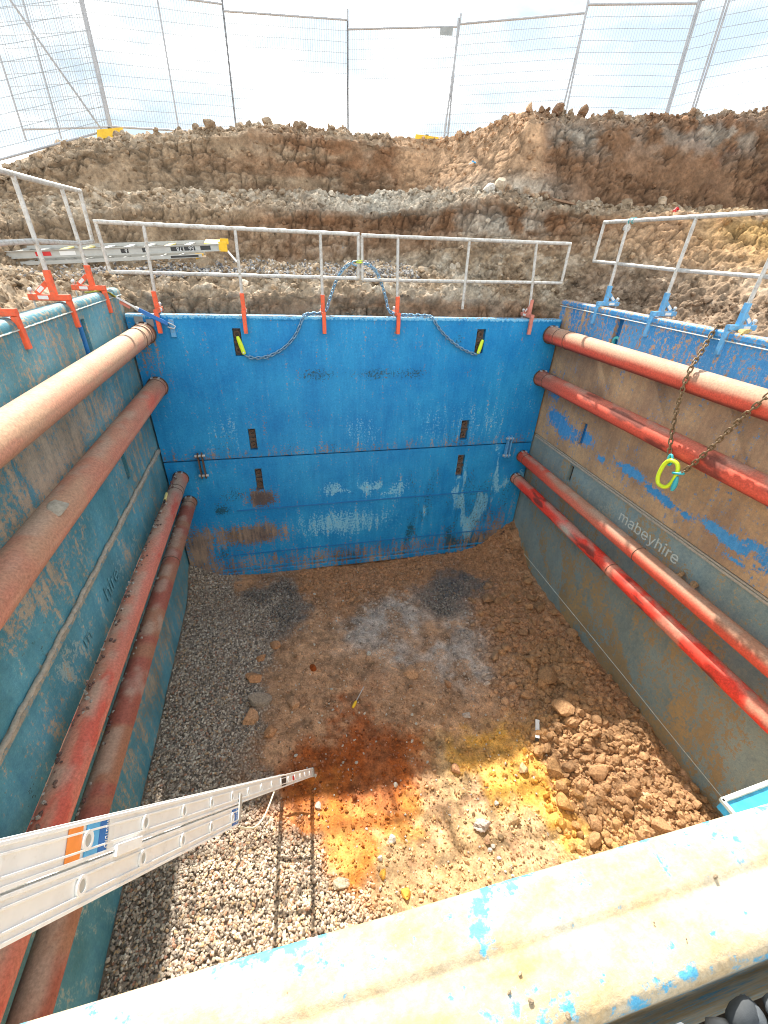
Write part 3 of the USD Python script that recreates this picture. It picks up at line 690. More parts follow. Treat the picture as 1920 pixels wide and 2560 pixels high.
def panel_cap(lo, hi, along, prof_r):
    """Rounded top edge along an axis ('x' or 'y') of a wall; lo, hi give the box it covers."""
    w = (hi[1] - lo[1]) if along == 'x' else (hi[0] - lo[0])
    h = hi[2] - lo[2]
    r = min(prof_r, h * .95, w / 2)
    pts = [(-w / 2, 0)]
    for a in np.linspace(PI, PI / 2, 7): pts.append((-w / 2 + r + r * math.cos(a), h - r + r * math.sin(a)))
    for a in np.linspace(PI / 2, 0, 7): pts.append((w / 2 - r + r * math.cos(a), h - r + r * math.sin(a)))
    pts.append((w / 2, 0))
    pts = np.array(pts)
    L = (hi[0] - lo[0]) if along == 'x' else (hi[1] - lo[1])
    n = int(L / .04) + 1
    s = np.linspace(0, L, n)
    k = len(pts)
    v = np.zeros((n, k, 3))
    if along == 'x':
        v[..., 0] = lo[0] + s[:, None]; v[..., 1] = (lo[1] + hi[1]) / 2 + pts[None, :, 0]
    else:
        v[..., 1] = lo[1] + s[:, None]; v[..., 0] = (lo[0] + hi[0]) / 2 + pts[None, :, 0]
    v[..., 2] = lo[2] + pts[None, :, 1]
    v = v.reshape(-1, 3)
    f = grid_faces(n, k)
    e0 = np.array([[0, i, i + 1] for i in range(1, k - 1)]); e1 = e0[:, ::-1] + (n - 1) * k
    m = trimesh.Trimesh(v, np.vstack([f, e0, e1]), process=False)
    if m.volume < 0: m.invert()
    return m


fn = lambda v, s, o=4, seed=0: fbm(v, s, o, seed)


def st_far_up(v, n):
    x, z = v[:, 0], v[:, 2]
    r = .10 + .30 * sstep(-2.1, -2.45, z) + .35 * ell(x, z, -3.55, -.6, .25, .5) - .05
    g = .05 + .42 * (ell(x, z, -.9, -.95, .45, .16) + ell(x, z, .2, -.95, .5, .16) + .8 * ell(x, z, .95, -.95, .3, .14) + .7 * ell(x, z, 1.7, -.38, .18, .2)) + .22 * sstep(-1.0, -2.3, z) * sstep(.42, .6, fn(v * np.array([1, 1, .25]), 2.2, 3, 5)) + .25 * ell(x, z, 2.15, -.75, .25, .25)
    b = .02 + .45 * sstep(-.9, -2.0, z) * sstep(.45, .6, fn(v * np.array([1, 1, .3]), 1.6, 3, 6)) + .3 * ell(x, z, 1.3, -.5, 1.2, .4) * fn(v, 2, 3, 9)
    g = g + .30 * (ell(x, z, -.9, -.95, .45, .16) + ell(x, z, .2, -.95, .5, .16) + ell(x, z, .95, -.95, .3, .14) + ell(x, z, 1.7, -.38, .18, .2)) + .35 * sstep(-1.3, -2.4, z) * sstep(.40, .6, fn(v * np.array([1, 1, .3]), 1.5, 3, 7))
    return np.column_stack([r, g, b])


def st_far_low(v, n):
    x, z = v[:, 0], v[:, 2]
    top = -3.25 + 2.2 * (fn(np.column_stack([x, 0 * x, 0 * x]), 3.1, 3, 81) - .5); bot = -4.5 + 2.6 * (fn(np.column_stack([x, 0 * x, 0 * x + 3]), 3.1, 3, 82) - .5)
    drip = sstep(.49, .60, fn(v * np.array([1, 1, .2]), 3.2, 4, 15)) * sstep(.4, 1.4, x) * sstep(top + .2, top - .15, z) * sstep(bot - .1, bot + .3, z)
    r = .02 + .75 * ell(x, z, -2.1, -3.36, .26, .20) + .62 * ell(x, z, -2.35, -4.2, .7, .24) + .7 * ell(x, z, -3.5, -4.4, .35, .6) + .32 * sstep(-4.5, -5.1, z) * fn(v, 1.5, 3, 19) + .4 * ell(x, z, 3.2, -4.5, .5, .5)
    g = .03 + .75 * ell(x, z, -2.9, -3.58, .18, .14) + .5 * ell(x, z, -2.55, -3.25, .5, .22) + .5 * ell(x, z, -2.8, -4.15, .28, .25) + .6 * ell(x, z, 1.17, -4.6, .16, .25) + .42 * sstep(-4.6, -5.15, z) + .25 * ell(x, z, -1.4, -3.6, 1.2, .08)
    g = g + .3 * sstep(.53, .62, fn(v * np.array([1, 1, .3]), 2.6, 3, 22)) * sstep(-4.0, -4.8, z)
    b = .02 + .5 * (ell(x, z, -.55, -3.28, .5, .22) + ell(x, z, .3, -3.36, .5, .22)) * sstep(.35, .6, fn(v, 4, 4, 83)) * 1.5 + .62 * ell(x, z, -.5, -4.15, 1.4, .4) + .75 * drip + .4 * ell(x, z, 2.1, -3.8, .2, .5)
    r = r + .35 * (ell(x, z, -2.4, -4.25, .8, .3) + ell(x, z, -2.1, -3.36, .25, .2)) + .25 * sstep(-4.5, -5.0, z)
    g = g + .42 * sstep(.46, .60, fn(v * np.array([1, 1, .22]), 2.4, 4, 16)) * sstep(.1, 1.2, x) * sstep(top + .5, top, z) + .3 * ell(x, z, -2.8, -4.6, .7, .4)
    return np.column_stack([r * 1.2, g * 1.3, b * 1.3])


def st_left_up(v, n):
    y, z = v[:, 1], v[:, 2]
    r = .02 + .55 * fn(v * np.array([1, 1, .5]), 1.1, 3, 31) + .40 * (ell(y, z, -3.4, -.75, .8, .35) + ell(y, z, -2.4, -.8, .5, .25) + ell(y, z, -3.1, -1.05, .7, .3) + .8 * ell(y, z, -4.4, -1.76, .7, .2)) + .1 * sstep(-.2, .2, z) - .25 * ell(y, z, -3.0, .08, .25, .2) - .2 * ell(y, z, -1.3, .1, .2, .2) - .45 * ell(y, z, -4.6, -1.95, .5, .22) - .3 * ell(y, z, -2.6, -1.55, .8, .4) - .3 * sstep(-4.7, -5.4, y)
    g = .10 + .28 * sstep(.48, .62, fn(v * np.array([1, 1, .4]), 1.8, 3, 33)) * sstep(-.4, -.9, z)
    b = .02 + .25 * sstep(.0, .25, z)
    return np.column_stack([r, g, b])


def st_left_low(v, n):
    y, z = v[:, 1], v[:, 2]
    dia = sstep(.52, .60, fn(np.column_stack([v[:, 1] * 2.2 + v[:, 2] * .8, v[:, 2] * .35, v[:, 0]]), 1.6, 3, 37))
    r = -.02 + .45 * fn(v, 1.2, 3, 38) + .4 * (ell(y, z, -2.45, -2.65, .18, .25) + ell(y, z, -4.9, -2.85, .2, .25) + ell(y, z, -3.2, -4.6, 1.5, .3)) - .25 * sstep(-4.6, -5.4, y)
    g = .12 + .22 * sstep(.5, .6, fn(v * np.array([1, 1, .4]), 1.6, 3, 39))
    b = .08 + .42 * dia * sstep(-2.2, -2.6, z) + .45 * ell(y, z, -4.45, -2.5, .2, .25) + .4 * ell(y, z, -3.6, -2.6, .7, .2)
    return np.column_stack([r, g, b])


def st_right_up(v, n):
    y, z = v[:, 1], v[:, 2]
    lim = -.32 + .18 * (fn(np.column_stack([v[:, 1], v[:, 1] * 0, v[:, 2] * .1]), 1.4, 3, 44) - .5)
    r = .18 + .30 * fn(v * np.array([1, 1, .4]), 1.5, 3, 45) + .62 * sstep(lim + .14, lim - .14, z) + .45 * ell(y, z, -.12, .0, .12, .4) + .3 * ell(y, z, -.6, .1, .2, .15)
    for cy, cz, ry, rz in [(-.95, -1.84, .34, .17), (-.55, -1.72, .25, .14), (-1.55, -1.76, .2, .14), (-2.66, -1.83, .24, .07), (-2.85, -1.83, .16, .06), (-3.3, -1.91, .22, .07), (-3.5, -1.95, .14, .05), (-3.85, -1.95, .08, .05), (-4.2, -1.88, .16, .06), (-4.45, -1.90, .2, .07), (-4.62, -1.93, .12, .06), (-4.78, -1.8, .14, .06), (-4.65, -2.09, .12, .03), (-2.03, -1.93, .1, .06), (-.3, -1.2, .25, .2), (-5.2, -1.9, .25, .08)]:
        r = r - 1.05 * ell(y, z, cy, cz, ry, rz)
    g = .06 + .32 * sstep(-1.6, -2.1, z) * sstep(.45, .6, fn(v * np.array([1, 1, .25]), 3.0, 3, 47)) + .4 * ell(y, z, -3.6, .05, .2, .12)
    b = .05 + .35 * sstep(.45, .6, fn(v * np.array([1, 1, .3]), 1.1, 3, 48)) * sstep(-.6, .0, z)
    return np.column_stack([r, g, b])


def st_right_low(v, n):
    y, z = v[:, 1], v[:, 2]
    dia = fn(np.column_stack([v[:, 1] * 1.0 - v[:, 2] * 1.0, (v[:, 1] + v[:, 2]) * .35, v[:, 0]]), 1.9, 4, 52)
    r = .12 + .30 * sstep(.45, .62, dia) + .35 * sstep(-4.0, -5.0, z) * sstep(.42, .6, dia) + .25 * ell(y, z, -2.3, -4.1, .8, .3) + .35 * sstep(-2.33, -2.26, z) + .2 * ell(y, z, -4.8, -4.5, .8, .4)
    g = .10 + .28 * sstep(.53, .64, fn(np.column_stack([v[:, 1] * 3 + v[:, 2] * 3, v[:, 2] * .6, v[:, 0]]), 2.2, 3, 54)) + .15 * sstep(-4.9, -5.2, z)
    b = .05 + .30 * sstep(.5, .62, fn(np.column_stack([v[:, 1] * .6 - v[:, 2] * .6, (v[:, 1] + v[:, 2]) * 2.4, v[:, 0]]), 1.7, 3, 55)) + .22 * ell(y, z, -2.2, -2.6, 1.0, .2) * 1.0
    return np.column_stack([r, g, b])


def st_near(v, n):
    r = .92 + .2 * (fn(v, 2.0, 3, 61) - .5) + .3 * np.exp(-((v[:, 1] + 7.50) / .03) ** 2) - .22 * np.exp(-((v[:, 1] + 7.405) / .010) ** 2) * sstep(.4, .55, fn(v, 3, 2, 62)) - .45 * sstep(.58, .70, fn(v, 13, 3, 63)) - .12 * sstep(.5, .62, fn(v, 2.3, 3, 67)) - .35 * np.exp(-((v[:, 1] + 7.60) / .02) ** 2)
    r = np.where(v[:, 2] < -.02, .75, r)
    return np.column_stack([r, .05 + 0 * r, .25 + .3 * fn(v, 3, 3, 64)])


def slot(parent, lo, hi, face, inner, mats=('slot_dirt', 'slot_dirt')):
    """What shows in a lifting slot: back plate, cross bar pin; face = axis index the slot opens along, inner = depth side sign."""
    lo, hi = np.array(lo, float), np.array(hi, float)
    e = .004
    b0, b1 = lo.copy(), hi.copy()
    if inner > 0: b0[face] = hi[face] - .02
    else: b1[face] = lo[face] + .02
    put(parent, 'slot_back', box(b0 + e, b1 - e), mats[0])


def bolt(parent, c, axis, r=.022, h=.03, mat='bright_steel'):
    a = np.zeros(3); a[axis[0]] = axis[1]
    m = trimesh.creation.cylinder(r, h, sections=6)
    al = trimesh.geometry.align_vectors([0, 0, 1], a)
    m.apply_transform(al); m.apply_translation(np.asarray(c) + a * h / 2)
    put(parent, 'bolt', m, mat)


def joint_plate(parent, x, z0, z1, mat):
    """Pair of pinned link plates that tie the upper panel to the lower one on the far wall."""
    ms = []
    for dx in (-.035, .035):
        m = mf.CrossSection.circle(.058, 20).translate((0, z0 + .06)) + mf.CrossSection.circle(.058, 20).translate((0, z1 - .06)) + mf.CrossSection.square((.085, z1 - z0 - .12), True).translate((0, (z0 + z1) / 2))
        e = mf.Manifold.extrude(m, .018)
        v, f, _ = meshkit.arrays(e)
        v = np.column_stack([v[:, 2] + x + dx - .009, -.012 - .02 - (v[:, 0] + .058), v[:, 1]])
        ms.append(trimesh.Trimesh(v, f, process=False))
    pl = put(parent, 'joint_plate', cat(*ms), mat)
    for z in (z0 + .06, z1 - .06):
        put(pl, 'pin', rod((x - .085, -.09, z), (x + .085, -.09, z), .026, 12), 'bright_steel')
    return pl


FX = 3.715
# far wall
t = thing('trench_shield_panel', 'bright blue upper steel panel of the far wall with lime hooks in its slots', 'shield panel', (0, 0.075, -2.45), 'steel panels lining the pit')
far_slots_up = [(-2.205, -2.075, -.62, -.19), (2.045, 2.215, -.60, -.18), (-2.175, -2.045, -2.31, -1.89), (2.0, 2.16, -2.32, -1.90)]
cuts = [((a, -.05, c), (b, .09, d)) for a, b, c, d in far_slots_up]
put(t, 'steel_sheet', soft(slab((-FX, 0, -2.450), (FX, .15, -.062), cuts, .045), 1, .005, 1), 'far_paint', 40, {'stain': st_far_up})
put(t, 'top_rail', panel_cap((-FX, -.006, -.062), (FX, .156, 0.0), 'x', .03), 'far_paint', 40, {'stain': lambda v, n: np.column_stack([np.where(v[:, 2] > -.012, .35, -.1) + .2 * fn(v, 3, 3, 2), .0 * v[:, 0] + .05, np.where(v[:, 2] > -.03, .95, .3)])})
for a, b, c, d in far_slots_up:
    slot(t, (a, .0, c), (b, .09, d), 1, 1)
    put(t, 'slot_bar', box((a + .002, .02, c + (d - c) * .47), (b - .002, .05, c + (d - c) * .55)), 'rusty_steel')
    for zz in (c + (d - c) * .22, c + (d - c) * .78):
        m = trimesh.creation.annulus(.028, .055, .03, sections=18); m.apply_transform(trimesh.transformations.rotation_matrix(PI / 2, [1, 0, 0])); m.apply_translation(((a + b) / 2, .052, zz))
        put(t, 'slot_eye', m, 'rusty_steel')
joint_plate(t, -3.06, -2.79, -2.27, 'rusty_steel'); joint_plate(t, 3.11, -2.76, -2.25, 'sky_blue_paint')
put(t, 'bracket_pad', box((-3.60, -.012, -.17), (-3.48, .0, -.03)), 'grey_sheet'); put(t, 'bracket_pad', box((-3.44, -.010, -.17), (-3.34, .0, -.07)), 'grey_sheet')
far_slots_low = [(-2.155, -2.025, -3.17, -2.70), (2.03, 2.19, -3.18, -2.67)]
t = thing('trench_shield_panel', 'blue lower steel panel of the far wall with brown rust patches and pale drips', 'shield panel', (0, .075, -5.3), 'steel panels lining the pit')
put(t, 'steel_sheet', soft(slab((-FX, .004, -5.18), (FX, .15, -2.474), [((a, -.05, c), (b, .09, d)) for a, b, c, d in far_slots_low], .045), 1, .006, 3), 'far_paint', 40, {'stain': st_far_low})
put(t, 'cutting_edge', cat(beam((-3.3, .03, -5.24), (3.4, .03, -5.24), .09, .12), beam((-3.1, .012, -5.10), (3.3, .012, -5.10), .03, .05)), 'far_paint', 30, {'stain': lambda v, n: np.column_stack([.15 + .4 * fn(v, 2, 3, 4), .35 + 0 * v[:, 0], 0 * v[:, 0]])})
for a, b, c, d in far_slots_low:
    slot(t, (a, .004, c), (b, .09, d), 1, 1)
    put(t, 'slot_bar', box((a + .002, .02, c + (d - c) * .47), (b - .002, .05, c + (d - c) * .55)), 'rusty_steel')
    for zz in (c + (d - c) * .22, c + (d - c) * .78):
        m = trimesh.creation.annulus(.028, .055, .03, sections=18); m.apply_transform(trimesh.transformations.rotation_matrix(PI / 2, [1, 0, 0])); m.apply_translation(((a + b) / 2, .052, zz))
        put(t, 'slot_eye', m, 'rusty_steel')
put(t, 'guide_strip', box((-2.6, -.006, -3.62), (2.9, .006, -3.595)), 'slot_blue')
put(t, 'guide_strip', box((-2.9, -.006, -4.72), (3.2, .006, -4.70)), 'slot_blue')
m = mf.Manifold.extrude(mf.CrossSection.circle(.16, 28) - mf.CrossSection.circle(.075, 24), .05)
v, f, _ = meshkit.arrays(m)
put(t, 'lifting_lug', trimesh.Trimesh(np.column_stack([v[:, 0] + 3.52, -v[:, 2] - .10, v[:, 1] - 4.86]), f[:, ::-1], process=False), 'rusty_steel', 30)

# left wall
YB, YE = -7.62, .16
ls = [((-3.80, -1.70, -.62), (-3.70, -1.46, .135))]
t = thing('trench_shield_panel', 'muddy teal upper panel of the left wall under the orange rail clamps', 'shield panel', (-3.83, -3.7, -2.23), 'steel panels lining the pit')
put(t, 'steel_sheet', soft(slab((-3.91, YB, -2.235), (-3.75, YE, .25), [((-3.84, -1.70, -.62), (-3.70, -1.46, .135)), ((-3.84, -1.66, -1.95), (-3.70, -1.53, -1.52))], .05), 0, .006, 5), 'left_paint', 40, {'stain': st_left_up})
put(t, 'top_rail', panel_cap((-3.93, YB, .25), (-3.742, YE, .338), 'y', .075), 'left_paint', 40, {'stain': lambda v, n: np.column_stack([.22 + .35 * fn(v, 2.5, 3, 6), 0 * v[:, 0], np.where(v[:, 2] > .30, .65, .2)])})
put(t, 'weld_bead', tube([(-3.738, y, .245 + .002 * math.sin(y * 40)) for y in np.linspace(YB, YE, 120)], .006, 6), 'faded_lettering')
slot(t, (-3.84, -1.70, -.62), (-3.75, -1.46, .135), 0, -1, ('slot_blue', 'slot_blue'))
put(t, 'slot_post', rod((-3.80, -1.52, -.62), (-3.80, -1.52, .135), .03, 12), 'slot_blue')
slot(t, (-3.84, -1.66, -1.95), (-3.75, -1.53, -1.52), 0, -1, ('slot_blue', 'slot_blue'))
t = thing('trench_shield_panel', 'teal lower panel of the left wall with pale scrapes and faded lettering', 'shield panel', (-3.83, -3.7, -5.4), 'steel panels lining the pit')
put(t, 'steel_sheet', soft(slab((-3.91, YB, -5.75), (-3.75, YE, -2.255), [], .05), 0, .007, 6), 'left_paint', 40, {'stain': st_left_low})
put(t, 'ledge', beam((-3.735, YB, -2.275), (-3.735, -.04, -2.205), .07, .05), 'left_paint', 30, {'stain': lambda v, n: np.tile([.75, .1, .1], (len(v), 1))})
lip = []
for y in np.linspace(-7.3, -.1, 240):
    lip.append((-3.722 + .006 * math.sin(y * 9), y, -2.246 + (y + 7.5) * .0093 + .006 * math.sin(y * 23)))
put(t, 'mud_seam', tube(lip, .018 + .008 * np.abs(np.sin(np.arange(240) * .7)), 6), 'dried_mud', True)


def wall_text(parent, text, y0, z0, L, side, mat, slope=0.0):
    m = meshkit.text_mesh(text, .16, .003)
    v = np.array(m.vertices); sc = L / (v[:, 0].max() - v[:, 0].min()); v[:, :2] *= sc
    s = 1 if side > 0 else -1
    # right wall (side > 0) reads towards the camera, left wall reads away from it
    y = y0 - v[:, 0] if side > 0 else y0 + v[:, 0]
    x = (3.746 - v[:, 2]) if side > 0 else (-3.742 + v[:, 2])
    put(parent, 'lettering', trimesh.Trimesh(np.column_stack([x, y, z0 + v[:, 1] + slope * v[:, 0]]), np.array(m.faces), process=False), mat)


wall_text(t, 'm', -4.05, -2.72, .16, -1, 'ghost_lettering')
wall_text(t, 'hire', -3.34, -2.72, .46, -1, 'ghost_lettering')

# right wall
rs = [(-1.56, -1.40, -.22, .20), (-1.47, -1.32, -1.93, -1.52), (-1.46, -1.34, -2.70, -2.36)]
t = thing('trench_shield_panel', 'mud-covered upper panel of the right wall with a blue top band', 'shield panel', (3.83, -3.7, -2.26), 'steel panels lining the pit')
put(t, 'steel_sheet', soft(slab((3.75, YB, -2.245), (3.91, YE, .245), [((3.70, a, c), (3.84, b, d)) for a, b, c, d in rs[:2]], .045), 0, .006, 7), 'right_upper_paint', 40, {'stain': st_right_up})
put(t, 'top_rail', panel_cap((3.738, YB, .245), (3.925, YE, .315), 'y', .03), 'right_upper_paint', 40, {'stain': lambda v, n: np.column_stack([np.where(v[:, 2] > .30, .45, .12) + .35 * fn(v, 2.5, 3, 8), 0 * v[:, 0], np.where(v[:, 2] > .29, .6, .25)])})
put(t, 'weld_bead', tube([(3.734, y, .215) for y in np.linspace(YB, YE, 80)], .007, 6), 'faded_lettering')
for a, b, c, d in rs[:2]:
    slot(t, (3.75, a, c), (3.84, b, d), 0, 1, ('slot_blue', 'slot_blue'))
m = trimesh.creation.annulus(.05, .085, .04, sections=24); m.apply_transform(trimesh.transformations.rotation_matrix(PI / 2, [0, 1, 0])); m.apply_translation((3.79, -1.49, -.13))
put(t, 'slot_eye', m, 'turquoise_paint', 30)
t = thing('trench_shield_panel', 'grey-teal lower panel of the right wall with brown smears and white lettering', 'shield panel', (3.83, -3.7, -5.4), 'steel panels lining the pit')
put(t, 'steel_sheet', soft(slab((3.75, YB, -5.75), (3.91, YE, -2.268), [((3.70, rs[2][0], rs[2][2]), (3.84, rs[2][1], rs[2][3]))], .045), 0, .007, 8), 'right_lower_paint', 40, {'stain': st_right_low})
slot(t, (3.75, rs[2][0], rs[2][2]), (3.84, rs[2][1], rs[2][3]), 0, 1, ('dark_steel', 'dark_steel'))
put(t, 'ledge', cat(beam((3.738, YB, -2.30), (3.738, -.05, -2.30), .026, .034), beam((3.742, YB, -2.262), (3.742, -.05, -2.262), .018, .022)), 'dried_mud')
put(t, 'weld_bead', tube([(3.746, y, -5.02 + .05 * (fbm(np.array([[y, 0, 0]]), .5, 2, 5)[0] - .5)) for y in np.linspace(YB, -.4, 90)], .006, 6), 'faded_lettering')
wall_text(t, 'mabeyhire', -2.82, -2.66, 1.2, 1, 'faded_lettering')

# near wall, under the camera
t = thing('trench_shield_panel', 'near wall panel, its top caked in cream mud with blue chips', 'shield panel', (0, -7.5, -5.4), 'steel panels lining the pit')
put(t, 'steel_sheet', slab((-3.74, -7.596, -5.75), (3.74, -7.404, -.10), [], .12), 'near_paint', 40, {'stain': st_near})
# top profile: inner lip, a groove along the middle, rounded outer edge
prof = [(-7.404, -.10), (-7.404, -.022), (-7.4065, -.010), (-7.412, -.003), (-7.42, 0.0), (-7.44, .0005), (-7.46, 0.0), (-7.478, -.001), (-7.487, -.004), (-7.493, -.009), (-7.499, -.011), (-7.507, -.009), (-7.515, -.0075), (-7.54, -.007), (-7.565, -.009), (-7.582, -.014), (-7.592, -.024), (-7.5965, -.040), (-7.5965, -.10)]
xs = np.concatenate([np.linspace(-3.74, -2.2, 60), np.linspace(-2.18, .3, 420), np.linspace(.33, 3.74, 120)])
pv = np.array([[[x, y, z] for y, z in prof] for x in xs])
pv[..., 1] += .003 * (fbm(pv, 3, 3, 65) - .5)
pv[..., 2] += .005 * (fbm(pv * np.array([1, 2.5, 1]), 9, 4, 66) - .5)
pv = pv.reshape(-1, 3)
put(t, 'top_rail', (pv, grid_faces(len(xs), len(prof))), 'near_paint', True, {'stain': st_near})
sh = mf.Manifold.hull_points([(x, y, z) for x, y in ((-.377, -7.305), (.9, -7.235), (.9, -7.404), (-.372, -7.404)) for z in (-.335, -.303)])
sp_n = put(t, 'shelf_plate', refine(sh, .05), 'slot_cyan', label='sky blue steel plate standing out inside the near wall')
put(sp_n, 'rim', cat(beam((-.379, -7.3045, -.299), (.9, -7.2345, -.299), .012, .012), beam((-.376, -7.302, -.299), (-.372, -7.402, -.299), .010, .012)), 'faded_lettering')

# dried mud lumps on the near wall top
rng = np.random.default_rng(21)
n = 26
mx = rng.uniform(-1.9, -.3, n); my = -7.415 - rng.uniform(0, 1, n) * .17
m_, c_ = many_lumps(rng, np.column_stack([mx, my, np.full(n, -.004)]), np.clip(rng.lognormal(math.log(.0055), .5, n), .003, .014), np.tile([.55, .42, .28], (n, 1)) * rng.uniform(.75, 1.25, (n, 1)), sub=1, flat=.55)
solo('mud_crumbs', m_, 'soil', label='dried cream mud crumbs on top of the near wall', cat='mud', kind='stuff', smooth=True, attrs={'tint': c_})

# ------------------------------------------------------------------ struts
RED, DEEP, TAN, PINK, GREY, DK = (np.array(c) for c in ((.68, .10, .055), (.68, .05, .028), (.50, .30, .19), (.58, .235, .155), (.48, .42, .34), (.13, .04, .03)))


def strut_tint(kind):
    def fnn(v, n):
        up = n[:, 2]
        a = fbm(v, 2.2, 4, 100 + kind); b = fbm(v * np.array([1, .35, 1]), 7, 4, 120 + kind); y = v[:, 1]
        w = lambda k: np.clip(k, 0, 1)[:, None]
        base = {1: TAN * 1.0, 2: PINK * .85, 3: PINK * .9, 4: TAN * .8, 5: RED, 6: RED, 7: RED, 8: DEEP * 1.15}[kind] * np.ones((len(v), 1))
        mix = lambda c, k, d: c + w(k) * (d - c)
        if kind == 1:
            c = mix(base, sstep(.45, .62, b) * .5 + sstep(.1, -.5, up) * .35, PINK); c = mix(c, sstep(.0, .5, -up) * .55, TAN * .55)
        elif kind == 2:
            c = mix(base, sstep(.40, .60, a) * .65 + sstep(.2, .8, up) * .25, TAN * .9); c = mix(c, ell(y, up, -.9, .3, .5, .6) * .7, RED)
            c = mix(c, sstep(.52, .66, b) * .4, PINK * .6)
        elif kind == 3:
            c = mix(base, sstep(-.3, -.9, n[:, 0] * 1.0 - .2) * .3 + sstep(.45, .6, a) * .45, TAN * .55); c = mix(c, sstep(.1, .8, n[:, 0]) * .55, np.array([.60, .16, .12]))
            c = mix(c, sstep(-.5, -.2, y) * .0 + ell(y, y, -.5, -.5, .5, .5) * .7, GREY * .6); c = mix(c, sstep(.58, .68, b) * .5, DEEP * .8)
        elif kind == 4:
            ph = fbm(np.column_stack([y * 0, y, y * 0]), 1.7, 3, 9)
            c = mix(base * np.array([.8, .62, .58]), sstep(.44, .56, fbm(np.column_stack([y * 0, y + .25 * v[:, 2], y * 0]), 2.3, 3, 7)) * .75, np.array([.30, .075, .055])); c = mix(c, sstep(.55, .7, a) * .4, GREY)
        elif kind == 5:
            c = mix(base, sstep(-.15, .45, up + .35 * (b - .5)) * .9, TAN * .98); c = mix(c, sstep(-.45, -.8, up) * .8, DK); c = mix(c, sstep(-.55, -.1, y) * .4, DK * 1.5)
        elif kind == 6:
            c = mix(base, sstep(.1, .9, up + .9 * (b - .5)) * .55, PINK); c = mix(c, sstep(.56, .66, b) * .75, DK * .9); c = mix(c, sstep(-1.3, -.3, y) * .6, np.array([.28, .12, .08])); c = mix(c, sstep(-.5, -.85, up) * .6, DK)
        elif kind == 7:
            c = mix(base, sstep(.2, .7, up + .5 * (b - .5)) * sstep(-.8, -1.6, y) * .85, TAN * .8); c = mix(c, ell(y, up, -2.4, .0, .9, .7) * .55, PINK * 1.1); c = mix(c, sstep(-1.4, -.4, y) * .45, DEEP * .6)
        else:
            c = mix(base, sstep(.54, .64, b) * .8, DK * .9); c = mix(c, sstep(.5, .62, a) * sstep(-3.2, -4.2, y) * .9, PINK); c = mix(c, 1.1 * ell(y, up, -2.15, .1, .22, .8), GREY); c = mix(c, 1.0 * ell(y, y, -3.35, -3.35, .14, .14), PINK * 1.1); c = mix(c, .9 * sstep(-.5, -.15, y), PINK)
        # settled dust and mud on the upper side
        return mix(c, sstep(.55, 1.0, up) * sstep(.42, .58, fbm(v, 5, 4, 140 + kind)) * .6, np.array([.44, .33, .25]))
    return fnn


def strut(x, z, r, kind, label, y0=-7.40, collars=()):
    t = thing('bracing_strut', label, 'strut', (x, -3.7, z), 'red steel tubes bracing the pit walls')
    ys = np.concatenate([np.arange(-.03, y0, -.035), [y0]])
    th = np.arange(44) / 44 * 2 * PI
    v = np.array([[[x + r * math.cos(a), y, z + r * math.sin(a)] for a in th] for y in ys])
    dent = .004 * (fbm(v, 2.5, 3, 200 + kind) - .5)
    v[..., 0] += dent; v[..., 2] += dent
    v = v.reshape(-1, 3)
    k = 44
    f = []
    i = np.arange(len(ys) - 1)[:, None] * k; j = np.arange(k)[None]; j2 = (j + 1) % k
    f = np.vstack([np.stack([(i + j).ravel(), (i + j2).ravel(), (i + k + j2).ravel()], 1), np.stack([(i + j).ravel(), (i + k + j2).ravel(), (i + k + j).ravel()], 1)])
    m = trimesh.Trimesh(v, f, process=False)
    nr = np.column_stack([v[:, 0] - x, np.zeros(len(v)), v[:, 2] - z]); nr /= np.linalg.norm(nr, axis=1, keepdims=True)
    if (m.face_normals[10] @ nr[f[10, 0]]) < 0: f = f[:, ::-1]
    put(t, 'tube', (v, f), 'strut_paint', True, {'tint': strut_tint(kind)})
    fl = trimesh.creation.cylinder(r * 1.12, .018, sections=32); fl.apply_transform(trimesh.transformations.rotation_matrix(PI / 2, [1, 0, 0])); fl.apply_translation((x, -.017, z))
    put(t, 'end_flange', fl, 'rusty_steel', 30)
    for a in (1.2, 1.9, -1.3):
        c = np.array([x + r * 1.06 * math.cos(a), -.028, z + r * 1.06 * math.sin(a)])
        put(t, 'bolt', rod(c, c + np.array([0, -.05, 0]), .018, 6), 'bright_steel')
    for yc in collars:
        a = np.arange(33) / 32 * 2 * PI
        put(t, 'weld_ring', tube([(x + (r + .001) * math.cos(q), yc + .004 * math.sin(3 * q), z + (r + .001) * math.sin(q)) for q in a[:-1]], .006, 6, True), 'rusty_steel')
    return t


s1 = strut(-3.50, -.268, .148, 1, 'dusty tan strut, topmost of the four along the left wall', collars=(-.16, -.26, -.52))
s2 = strut(-3.50, -1.090, .146, 2, 'pinkish brown strut with a grey mud patch, second from the top on the left wall', collars=(-.14,))
s3 = strut(-3.485, -2.790, .128, 3, 'pink strut with pebbles along its top, third from the top on the left wall', collars=(-.5, -.62))
s4 = strut(-3.43, -3.310, .125, 4, 'lowest strut on the left wall, tan with dark red bands', collars=(-.2, -1.9))
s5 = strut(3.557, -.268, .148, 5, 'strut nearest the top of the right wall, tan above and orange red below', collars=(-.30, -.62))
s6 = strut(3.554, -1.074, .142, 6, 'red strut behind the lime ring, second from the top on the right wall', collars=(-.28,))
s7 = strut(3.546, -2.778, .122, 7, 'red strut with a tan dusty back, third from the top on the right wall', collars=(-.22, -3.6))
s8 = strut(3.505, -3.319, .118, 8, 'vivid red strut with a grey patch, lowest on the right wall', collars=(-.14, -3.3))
rng = np.random.default_rng(5)
pm = lump(rng, (-3.42, -4.12, -.965), .2, 2, .3, .28)
